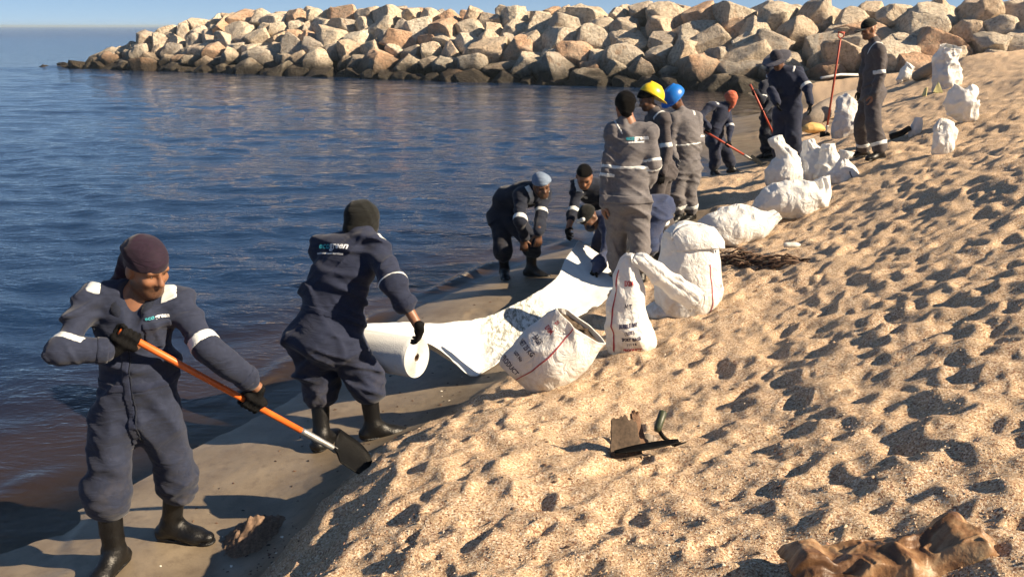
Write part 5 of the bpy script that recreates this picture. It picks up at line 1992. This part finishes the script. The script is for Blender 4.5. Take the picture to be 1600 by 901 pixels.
s2 = Sack(spot(985, 556, .03), [(0, 0, -.02, .15, .09), (.0, 0, .06, .165, .12), (-.02, .0, .17, .155, .12), (-.035, .0, .30, .130, .10), (-.03, .0, .43, .115, .085), (-.04, .0, .56, .090, .06), (-.03, .0, .655, .055, .035), (.06, -.03, .63, .060, .035), (.18, -.03, .54, .070, .04), (.32, -.02, .44, .085, .045), (.42, .0, .36, .09, .05)], seed=9, crumple=.020, n=2.3, nl=96)
s2.build('tall white sack with its twisted neck flopped over to one side')
s2.stripe(FRONT - .85, M_RED, .05, .52, .006)
for tx, sz, t, m_ in (('PRODUCT', .040, .085, M_RED), ('1 1 1 1 R', .026, .13, M_BLK), ('SPORT BAGS', .034, .165, M_BLK), ('( LOT )', .028, .205, M_BLK), ('BUBBLE BAY', .034, .24, M_BLK), ('N T', .040, .335, M_BLK), ('EXIM', .042, .45, M_RED)):
    s2.words(tx, sz, t, FRONT - .05, m_, bold=.0020)

s3 = Sack(spot(1072, 492, .04), [(.0, 0, -.02, .20, .15), (.0, 0, .08, .250, .20), (.0, .0, .22, .255, .21), (.0, .0, .36, .245, .20), (-.01, .0, .48, .220, .18), (-.02, .0, .56, .205, .15), (-.01, -.01, .61, .20, .12), (.015, -.06, .635, .19, .085), (.03, -.12, .60, .18, .055), (.035, -.145, .55, .17, .035)], seed=14, crumple=.020, n=2.5, nl=80)
s3.build('bulging white sack with its top folded over, beside the brown debris')
s3.stripe(FRONT + .55, M_RED, .06, .40, .005)
for tx, sz, t in (('M E', .034, .47), ('. . B A', .030, .36), ('x', .030, .26)):
    s3.words(tx, sz, t, FRONT + .95, M_BLK, bold=.001)
skirt = Sack(spot(1045, 497, .02), [(-.20, 0, .0, .02, .03), (-.14, 0, .03, .05, .09), (-.02, -.02, .045, .07, .12), (.12, -.02, .05, .07, .12), (.22, -.01, .02, .03, .06)], seed=19, crumple=.018, n=2.2, nl=40, na=40)
skirt.build('flattened dirty sack crushed under the bulging one')

s4 = Sack(spot(1150, 386, .03), [(-.40, .02, .02, .06, .06), (-.35, .02, .09, .13, .15), (-.22, .02, .17, .20, .20), (-.04, .02, .21, .225, .22), (.13, .02, .235, .21, .20), (.27, .03, .27, .15, .14), (.36, .04, .31, .08, .07), (.42, .05, .36, .06, .04)], seed=23, crumple=.028, n=2.3)
s4.build('crumpled white sack lying on its side next to the folded one')
s4.words('L 0 1 0 1', .05, .25, FRONT + .9, M_BLK, bold=.001)

s5 = Sack(spot(1234, 345, .02), [(-.38, .05, .04, .06, .06), (-.31, .04, .13, .14, .12), (-.16, .03, .21, .19, .18), (.04, .02, .24, .22, .19), (.20, .02, .24, .20, .17), (.31, .03, .26, .13, .12), (.36, .05, .36, .07, .06), (.33, .06, .47, .08, .05)], seed=29, crumple=.028, n=2.3)
s5.build('white sack with a knotted end slumped in front of the tied up stack')

s6 = Sack(spot(1225, 302, .02), [(.06, 0, -.02, .22, .16), (.03, 0, .10, .27, .20), (.0, 0, .24, .26, .19), (-.01, 0, .36, .20, .15), (-.03, 0, .46, .13, .10), (-.10, 0, .56, .08, .06), (-.14, 0, .64, .09, .06), (-.16, 0, .70, .08, .05)], seed=33, crumple=.030, n=2.3)
s6.build('plump white sack drawn to a ruffled neck, tallest beside the slumped one')
s7 = Sack(spot(1262, 290, .02), [(.0, 0, -.02, .15, .12), (.0, 0, .12, .19, .15), (.02, 0, .28, .19, .14), (.0, 0, .42, .15, .11), (-.02, 0, .52, .10, .07), (-.04, 0, .60, .07, .04)], seed=37, crumple=.030, n=2.3)
s7.build('white sack with a pointed top wedged behind the plump ruffled one')
s8 = Sack(spot(1290, 284, .02), [(.0, 0, -.02, .15, .12), (.0, 0, .10, .18, .14), (.02, 0, .24, .17, .12), (.0, 0, .38, .12, .09), (-.01, 0, .50, .09, .06)], seed=41, crumple=.026, n=2.3)
s8.build('cream sack with its mouth pulled half shut near the standing shovel')
s9 = Sack(spot(1316, 285, .02), [(.0, 0, -.02, .20, .14), (.0, 0, .05, .22, .15), (.0, 0, .14, .17, .12), (-.01, 0, .23, .09, .07), (-.01, 0, .29, .045, .04), (.0, 0, .34, .07, .05), (.01, 0, .39, .09, .05)], seed=45, crumple=.022, n=2.2)
s9.build('small squat white sack tied at the neck by the feet of the capped man')
s9.stripe(FRONT + .2, M_BLK, .1, .35, .006)

s10 = Sack(spot(1321, 216, .02), [(.0, 0, -.02, .22, .15), (.0, 0, .14, .25, .18), (.0, 0, .32, .24, .17), (-.01, 0, .48, .22, .14), (-.01, 0, .60, .21, .12), (.06, 0, .70, .17, .09)], seed=49, crumple=.030, n=2.5)
s10.build('open white sack standing half hidden behind the legs of the capped man', open_top=True, fill=.8)
s10.words('M A R', .09, .35, FRONT + .3, M_BLK, bold=.003)
s11 = Sack(spot(1470, 246, .02), [(.02, 0, -.02, .10, .09), (.02, 0, .08, .14, .11), (.0, 0, .18, .14, .10), (.02, 0, .27, .15, .08), (-.03, 0, .34, .12, .06), (-.10, 0, .37, .07, .04)], seed=53, crumple=.034, n=2.3)
s11.build('small crumpled white sack alone on open sand below the rumpled blue grey one')
s12 = Sack(spot(1428, 214, .02), [(.0, 0, -.02, .06, .05), (.0, 0, .08, .08, .06), (.02, 0, .18, .08, .06), (.02, 0, .27, .05, .04)], seed=57, crumple=.024, n=2.2, nl=40, na=48)
s12.build('tiny white sack upright on the sand just beyond the capped man')
s13 = Sack(spot(1500, 197, .02), [(.10, 0, .0, .10, .08), (.07, 0, .10, .14, .12), (.0, 0, .24, .22, .16), (-.02, 0, .36, .24, .16), (.04, 0, .46, .17, .10), (.02, 0, .50, .08, .04)], seed=61, crumple=.05, n=2.3)
s13.build('rumpled white sack with blue grey shadowed side below the upright open one')
s14 = Sack(spot(1474, 143, .02), [(.02, 0, -.03, .26, .2), (.02, 0, .2, .30, .24), (.0, 0, .42, .29, .22), (-.02, 0, .62, .26, .2), (-.03, -.02, .78, .25, .2), (-.02, -.06, .92, .22, .17)], seed=65, crumple=.05, n=2.3)
s14.build('upright white sack gaping open among the stones at the end of the sand', open_top=True, fill=.6)
s15 = Sack(spot(1410, 130, .02), [(-.12, 0, .0, .08, .08), (-.05, 0, .12, .16, .12), (.05, 0, .26, .20, .14), (.14, 0, .42, .17, .1), (.20, 0, .52, .14, .06)], seed=69, crumple=.06, n=2.3, nl=40, na=48)
s15.build('torn white sack caught on the boulders just past the capped man')
s16 = Sack(spot(1574, 82, .02), [(-.42, 0, .0, .05, .1), (-.25, 0, .12, .16, .2), (.0, 0, .22, .22, .26), (.25, 0, .28, .18, .2), (.42, 0, .36, .06, .08)], seed=73, crumple=.06, n=2.2, nl=40, na=48)
s16.build('pale sack lying high up where the sand meets the boulders')

# ================================================================== RUBBISH ON THE SAND
def wad(name, label, cat, px, py, dims, mat, seed, rot=0.0, lift=0.0, n=3.2, crumple=.03, parts='lump'):
    """a soft crumpled lump"""
    p = spot(px, py, .01)
    L, D, Hh = dims
    s = Sack(p, [(-L, 0, Hh * .3 + lift, .02, D * .4), (-L * .7, 0, Hh * .5 + lift, Hh * .4, D * .8), (0, 0, Hh * .6 + lift, Hh * .55, D), (L * .7, 0, Hh * .5 + lift, Hh * .4, D * .8), (L, 0, Hh * .3 + lift, .02, D * .4)], yaw=rot, seed=seed, crumple=crumple, n=n, nl=44, na=44)
    s.build(label, cat, None, mat=mat)
    s.root.name = name
    return s


def board(name, label, cat, C, ax, hs, mat, seed=0, warp=.004, group=None, taper=0.0):
    """a worn plank or sheet: subdivided slab with chipped outline"""
    ax = np.asarray(ax, float); hs = np.asarray(hs, float)
    nx, ny = 14, 8
    V = []; Fc = []
    rs = np.random.default_rng(seed)
    ey = rs.normal(0, hs[1] * .10, (nx, 2)); ex = rs.normal(0, hs[0] * .03, (ny, 2))
    for s in (1, -1):
        for i in range(nx):
            for j in range(ny):
                u = i / (nx - 1) * 2 - 1; v = j / (ny - 1) * 2 - 1
                x = u * hs[0] + (ex[j, 0] if i == 0 else ex[j, 1] if i == nx - 1 else 0)
                y = v * hs[1] + (ey[i, 0] if j == 0 else ey[i, 1] if j == ny - 1 else 0)
                x *= 1 - taper * (v * .5 + .5)
                z = s * hs[2] + warp * math.sin(u * 2.1 + v)
                V.append(np.asarray(C) + ax[0] * x + ax[1] * y + ax[2] * z)
    N = nx * ny
    for i in range(nx - 1):
        for j in range(ny - 1):
            a = i * ny + j
            Fc.append((a, a + ny, a + ny + 1, a + 1)); Fc.append((N + a, N + a + 1, N + a + ny + 1, N + a + ny))
    rim = [i * ny for i in range(nx)] + [(nx - 1) * ny + j for j in range(1, ny)] + [i * ny + ny - 1 for i in range(nx - 2, -1, -1)] + [j for j in range(ny - 2, 0, -1)]
    for a, b in zip(rim, rim[1:] + rim[:1]):
        Fc.append((a, b, N + b, N + a)[::-1])
    C = np.asarray(C, float)
    o = link(name, mesh_data(name, np.array(V) - C, Fc, [mat], False), None, tuple(C))
    tag(o, label, cat, group)
    return o


M_BROWNB = mat_plain('sodden brown board', (.085, .058, .038), .85, .45, 60., .4, .004)
M_RUST = mat_plain('rusty brown leather', (.22, .090, .035), .55, .5, 24., .7, .012)
M_OLIVE = mat_plain('olive plastic', (.045, .055, .028), .45, .3, 20., .3, .004)
M_DEBR = mat_plain('brown debris', (.075, .042, .026), .8, .6, 30., .8, .02)
M_YPLAST = mat_plain('yellowed plywood', (.62, .40, .14), .7, .2, 16., .3, .006)
M_LEMON = mat_plain('pale yellow plastic', (.60, .55, .24), .5, .12, 16., .2, .004)
M_GREYW = mat_plain('sea bleached wood', (.26, .22, .18), .85, .35, 24., .7, .012)
M_PIPE = mat_plain('dull white plastic pipe', (.60, .60, .57), .45, .2, 14., .2, .004)

# square of board and a broken hand tool half buried in the near sand
p = spot(965, 722, 0); p2 = np.array([p[0] + .03, p[1], p[2] + .085])
bx = frame((.10, -.72, .60), (0, .5, 1))
board('board_scrap', 'square scrap of sodden brown board propped up in the sand', 'board', p2, np.array([bx[0], bx[2], bx[1]]), (.075, .095, .012), M_BROWNB, 4, taper=.25)
p = spot(998, 708, 0)
bx = frame((.55, -.6, .5), (0, .3, 1))
board('bark_strip', 'narrow strip of reddish brown bark beside the square board', 'wood scrap', p + np.array([0, .01, .06]), np.array([bx[0], bx[2], bx[1]]), (.022, .10, .008), M_WOOD, 5)


def broken_trowel():
    a = spot(1060, 716, -.015); b = spot(960, 733, -.02)
    root = thing('broken_trowel', 'broken black trowel with an olive handle lying in the sand by the board', 'trowel', a)
    V = []; Fc = []
    d = b - a; n = np.array([0, 0, 1.]); s = nrm(np.cross(d, n))
    m = 12
    for side in (1, -1):
        for i in range(m):
            t = i / (m - 1); w = .030 * math.sin(math.pi * (.12 + .80 * t)) ** .7
            for v in (-1, 0, 1):
                V.append(a + d * t + s * v * w + n * (.012 + .010 * v * v + .003 * side))
    for i in range(m - 1):
        for v in range(2):
            q = i * 3 + v
            Fc.append((q, q + 1, q + 4, q + 3)); Fc.append((m * 3 + q + 3, m * 3 + q + 4, m * 3 + q + 1, m * 3 + q))
    rim = [i * 3 for i in range(m)] + [(m - 1) * 3 + 1] + [i * 3 + 2 for i in range(m - 1, -1, -1)] + [1]
    for q, r in zip(rim, rim[1:] + rim[:1]):
        Fc.append((q, r, m * 3 + r, m * 3 + q))
    part('blade', np.array(V), Fc, M_BLADE, root)
    h0 = spot(1052, 708, -.02); h1 = h0 + np.array([-.075, .03, .075]); h2 = h1 + np.array([.030, .05, .06])
    v, f = tube([h0, h0 * .5 + h1 * .5 + np.array([-.012, 0, .0]), h1], [.008, .010, .010]); part('tang', v, f, M_BLADE, root)
    v, f = tube([h1 - (h2 - h1) * .2, h1, h2, h2 + (h2 - h1) * .08], [.012, .019, .020, .014]); part('handle', v, f, M_OLIVE, root)
    v, f = tube([h0, h0 + np.array([.06, .01, .012])], [.008, .003]); part('spike', v, f, M_BLADE, root)


broken_trowel()
p = spot(1012, 700, -.02)
w = wad('pebble', 'smooth grey pebble between the board and the broken trowel', 'pebble', 1010, 704, (.035, .030, .05), M_GREYW, 6, 0, 0, 2.2, .004)


def dirty_sheet():
    """crumpled stained sheet at the lower right: two peaks and a trough"""
    O = spot(1385, 893, 0.0)
    nu, nv = 150, 60
    u, v = np.meshgrid(np.linspace(-1, 1, nu), np.linspace(-1, 1, nv), indexing='ij')
    x = u * .30 + .012 * vnoise(u * 4, v * 4, 0 * u, 3); y = v * .105 + .02 * vnoise(u * 3, v * 3 + 4, 0 * u, 5) + .02 * u * u
    pk = .085 * np.exp(-((u + .80) / .16) ** 4 - ((v - .1) / .8) ** 4) + .080 * np.exp(-((u - .62) / .13) ** 2 - ((v - .2) / .8) ** 2) + .035 * np.exp(-((u - .80) / .16) ** 2)
    bl = .050 * np.exp(-((u + .02) / .34) ** 2 - ((v + .25) / .55) ** 2)
    rdg = lambda a, b, k: np.clip(1 - 3.0 * np.abs(vnoise(u * a + .5 * v, v * b - .6 * u, 0 * u, k)), 0, 1)
    z = .42 * pk + .35 * bl + .020 * rdg(2.6, 1.2, 8) + .007 * rdg(6, 2.5, 12) + .002 * rdg(15, 6, 15) - .045 * np.maximum(np.abs(u), np.abs(v)) ** 8 + .018
    gg = ground((O[0] + x).ravel(), (O[1] + y).ravel()).reshape(x.shape)
    P = np.stack([O[0] + x, O[1] + y, .5 * gg + .5 * np.maximum(gg, O[2]) + z + .008], -1).reshape(-1, 3)
    i = np.arange(nu * nv).reshape(nu, nv)
    f = np.stack([i[:-1, :-1], i[1:, :-1], i[1:, 1:], i[:-1, 1:]], -1).reshape(-1, 4)
    m = NT('stained canvas')
    co = m.coord('Object')
    n = m.noise(m.mapping(co, (1, 1.6, 1)), 6.5, 5, .65, .6)
    c = m.ramp(n, [(.30, (.035, .018, .010)), (.42, (.13, .062, .026)), (.52, (.25, .135, .062)), (.62, (.34, .22, .12)), (.74, (.50, .38, .22))])
    c = m.mix(m.math('MULTIPLY', m.ramp(m.noise(co, 40., 4, .7), [(.5, 0.), (.7, 1.)]), .5), c, (.10, .045, .02, 1))
    mt = m.done(m.pbr(c, .5, m.bump(m.noise(co, 60., 4), .5, .006)))
    o = link('canvas_sheet', mesh_data('canvas_sheet', P - O, f, [mt]), None, tuple(O))
    tag(o, 'crumpled rust stained canvas sheet half buried at the bottom of the picture', 'canvas')
    md = o.modifiers.new('cloth', 'SOLIDIFY'); md.thickness = .006


dirty_sheet()


def debris_heap():
    """mat of brown roots, husks and weed"""
    rs = np.random.default_rng(44)
    c0 = spot(1135, 415, 0); c1 = spot(1262, 418, 0)
    V = []; F = []
    for k in range(420):
        t = rs.beta(1.3, 1.5); o = c0 * (1 - t) + c1 * t + np.array([rs.normal(0, .03), rs.normal(0, .13) * (1 - .5 * t), 0])
        o[2] = base_h(o[0], o[1]).item() + .02 + abs(rs.normal(0, .055)) * (1 - .65 * t)
        a = rs.normal(0, .45); L = rs.uniform(.06, .30)
        d = np.array([math.cos(a), math.sin(a) * .6, rs.normal(-.04, .12)])
        n = 5; pts = []
        for i in range(n):
            s = i / (n - 1) - .5
            pts.append(o + d * L * s + np.array([0, rs.normal(0, .008), -.10 * L * s * s * 4 + rs.normal(0, .006)]))
        v, f = tube(pts, np.array([.4, 1, 1, .9, .3]) * rs.uniform(.003, .013), 6)
        b = len(V)
        V += list(v); F += [tuple(q + b for q in g) for g in f]
    m = NT('brown root litter')
    g = m.n('ShaderNodeNewGeometry').outputs['Random Per Island']
    c = m.ramp(g, [(0., (.018, .012, .009)), (.35, (.060, .030, .017)), (.65, (.11, .058, .032)), (.9, (.17, .10, .06)), (1., (.06, .06, .045))])
    o = link('root_litter', mesh_data('root_litter', np.array(V), F, [m.done(m.pbr(c, .75))]))
    tag(o, 'flat heap of brown roots and weed on the sand by the folded sack', 'debris', kind='stuff')
    p = spot(1236, 398, -.03)
    s = Sack(p, [(-.07, 0, .02, .02, .02), (-.03, 0, .02, .028, .028), (.04, 0, .02, .026, .026), (.075, 0, .02, .012, .012)], seed=3, crumple=.004, nl=30, na=30)
    s.build('white plastic bottle scrap on the tail of the brown litter', 'bottle', None, mat=M_PIPE); s.root.name = 'bottle_scrap'


debris_heap()

# far rubbish at the head of the cove
pA = spot(1262, 202, -.16); pB = spot(1345, 165, -.22)
def log_thing(name, label, cat, pts, rad, mat):
    v, f = tube(pts, rad, 18)
    O = np.asarray(pts[0], float)
    o = link(name, mesh_data(name, v - O, f, [mat]), None, tuple(O)); tag(o, label, cat)
    return o
log_thing('driftwood_log', 'thick grey driftwood log lying behind the standing shovel', 'log', [pA, pA * .7 + pB * .3 + np.array([0, .1, .02]), pA * .35 + pB * .65 + np.array([0, .1, .03]), pB], [.20, .24, .23, .17], M_GREYW)
p = spot(1270, 212, -.16)
bx = frame((-.1, -.4, .9))
wad('split_log', 'sunlit split yellow log end beside the driftwood log', 'log', 1270, 212, (.24, .14, .20), M_YPLAST, 8, .2, .02, 2.4, .010)
pa = at(1283, 122, 21.0); pb = at(1342, 117, 21.5)
pa = np.array([pa[0], pa[1], pa[2]])
log_thing('white_pipe', 'thin white pipe wedged along the foot of the boulders', 'pipe', [pa, pa * .5 + pb * .5 + np.array([0, 0, .04]), pb], [.03, .03, .03], M_PIPE)
pa = spot(1432, 128, -.12); pb = spot(1462, 124, -.35)
log_thing('bleached_timber', 'short bleached timber leaning at the upright open sack', 'timber', [pa, pa * .5 + pb * .5, pb], [.16, .17, .15], M_GREYW)
p = spot(1464, 150, -.12)
bx = frame((-.2, -.8, .4))
board('yellow_panel', 'pale yellow three cornered panel in front of the upright open sack', 'panel', p, np.array([bx[0], bx[2], bx[1]]), (.10, .11, .012), M_LEMON, 12, taper=.9)
p = spot(1444, 155, -.10)
bx = frame((-.6, -.6, .3))
board('cream_panel', 'small cream shard standing to the left of the yellow panel', 'panel', p, np.array([bx[0], bx[2], bx[1]]), (.05, .09, .012), M_LEMON, 13, taper=.5)
p = spot(1408, 222, -.04)
log_thing('black_hose', 'short black pipe stub by the tiny upright sack', 'pipe', [p + np.array([-.16, 0, .0]), p + np.array([.0, .02, .05]), p + np.array([.12, .05, .12])], [.045, .045, .04], M_BLADE)
# lump of dug wet sand by the first man's boot
def sand_heap():
    O = spot(395, 838, .0)
    nu, nv = 60, 40
    u, v = np.meshgrid(np.linspace(-1, 1, nu), np.linspace(-1, 1, nv), indexing='ij')
    r = np.sqrt(u * u + v * v)
    z = .13 * np.clip(1 - r, 0, 1) ** 1.2 * (1 + .6 * fbm(u * 3, v * 3, 0 * u, 3, 4)) + .020 * fbm(u * 14, v * 14, 0 * u, 3, 6) * (r < .95) - .02
    x = O[0] + u * .19; y = O[1] + v * .24
    P = np.stack([x, y, base_h(x, y) + z], -1).reshape(-1, 3)
    i = np.arange(nu * nv).reshape(nu, nv)
    f = np.stack([i[:-1, :-1], i[1:, :-1], i[1:, 1:], i[:-1, 1:]], -1).reshape(-1, 4)
    o = link('sand_heap', mesh_data('sand_heap', P - O, f, [mat_plain('oily wet sand', (.20, .135, .095), .9, .4, 70., .45, .006, Specular_IOR_Level=.15)]), None, tuple(O))
    tag(o, 'small shovelled heap of dark oily sand beside the black boots', 'sand heap')


sand_heap()


# flecks of weed, husk and shell left along the foot of the bank and over the sand
def tide_flecks():
    rs = np.random.default_rng(77)
    n = 9000
    r = np.exp(rs.uniform(np.log(2.6), np.log(16), n)); a = rs.uniform(R(-30), R(22), n)
    x = r * np.sin(a); y = r * np.cos(a); h = base_h(x, y)
    line = .17 + .05 * vnoise(x * .8, y * .8, 0 * x, 3)
    w = np.exp(-((h - line) / .035) ** 2) * (.25 + .75 * (vnoise(x * 1.9, y * 1.9, 0 * x, 9) > .05)) + .10 * (h > .05) * (h < .3) + .035 * (h > .3)
    k = rs.random(n) < w
    x, y, h = x[k], y[k], h[k]; n = len(x)
    z = h + relief(x, y, h)
    s = rs.uniform(.004, .016, n); an = rs.uniform(0, 6.28, n); st = rs.uniform(.25, .8, n)
    q = np.array([[-1, -.5, 0], [.6, -.8, .12], [1, .4, 0], [-.4, .8, .12], [0, 0, .45]])
    V = np.empty((n, 5, 3))
    for i in range(5):
        px = q[i, 0] * s; py = q[i, 1] * s * st
        V[:, i, 0] = x + px * np.cos(an) - py * np.sin(an); V[:, i, 1] = y + px * np.sin(an) + py * np.cos(an); V[:, i, 2] = z + .001 + q[i, 2] * s
    b = np.arange(n)[:, None] * 5
    F = np.concatenate([b + np.array([[i, (i + 1) % 4, 4]]) for i in range(4)])
    m = NT('tide flecks')
    g = m.n('ShaderNodeNewGeometry').outputs['Random Per Island']
    c = m.ramp(g, [(0., (.015, .010, .008)), (.45, (.055, .026, .018)), (.75, (.12, .060, .035)), (.93, (.20, .13, .08)), (.95, (.75, .70, .60)), (1., (.80, .76, .68))])
    me = mesh_data('tide_flecks', V.reshape(-1, 3), F, [m.done(m.pbr(c, .7))], smooth=False)
    tag(link('tide_flecks', me), 'dark flecks of weed and husk strewn along the foot of the sand bank', 'flecks', kind='stuff')


tide_flecks()

# ================================================================== SEA HAZE
def haze_box():
    bm = bmesh.new(); bmesh.ops.create_cube(bm, size=1.0)
    me = bpy.data.meshes.new('haze'); bm.to_mesh(me); bm.free()
    m = NT('sea haze')
    v = m.n('ShaderNodeVolumePrincipled', Color=(.76, .92, 1.0, 1), Density=.00042, Anisotropy=.2)
    m.t.links.new(v.outputs[0], m.out.inputs['Volume'])
    me.materials.append(m.m)
    o = link('haze', me, None, (0, 0, .65)); o.scale = (19000, 19000, 9.3)
    tag(o, 'thin pale sea haze over the bay', 'haze', kind='stuff')


haze_box()
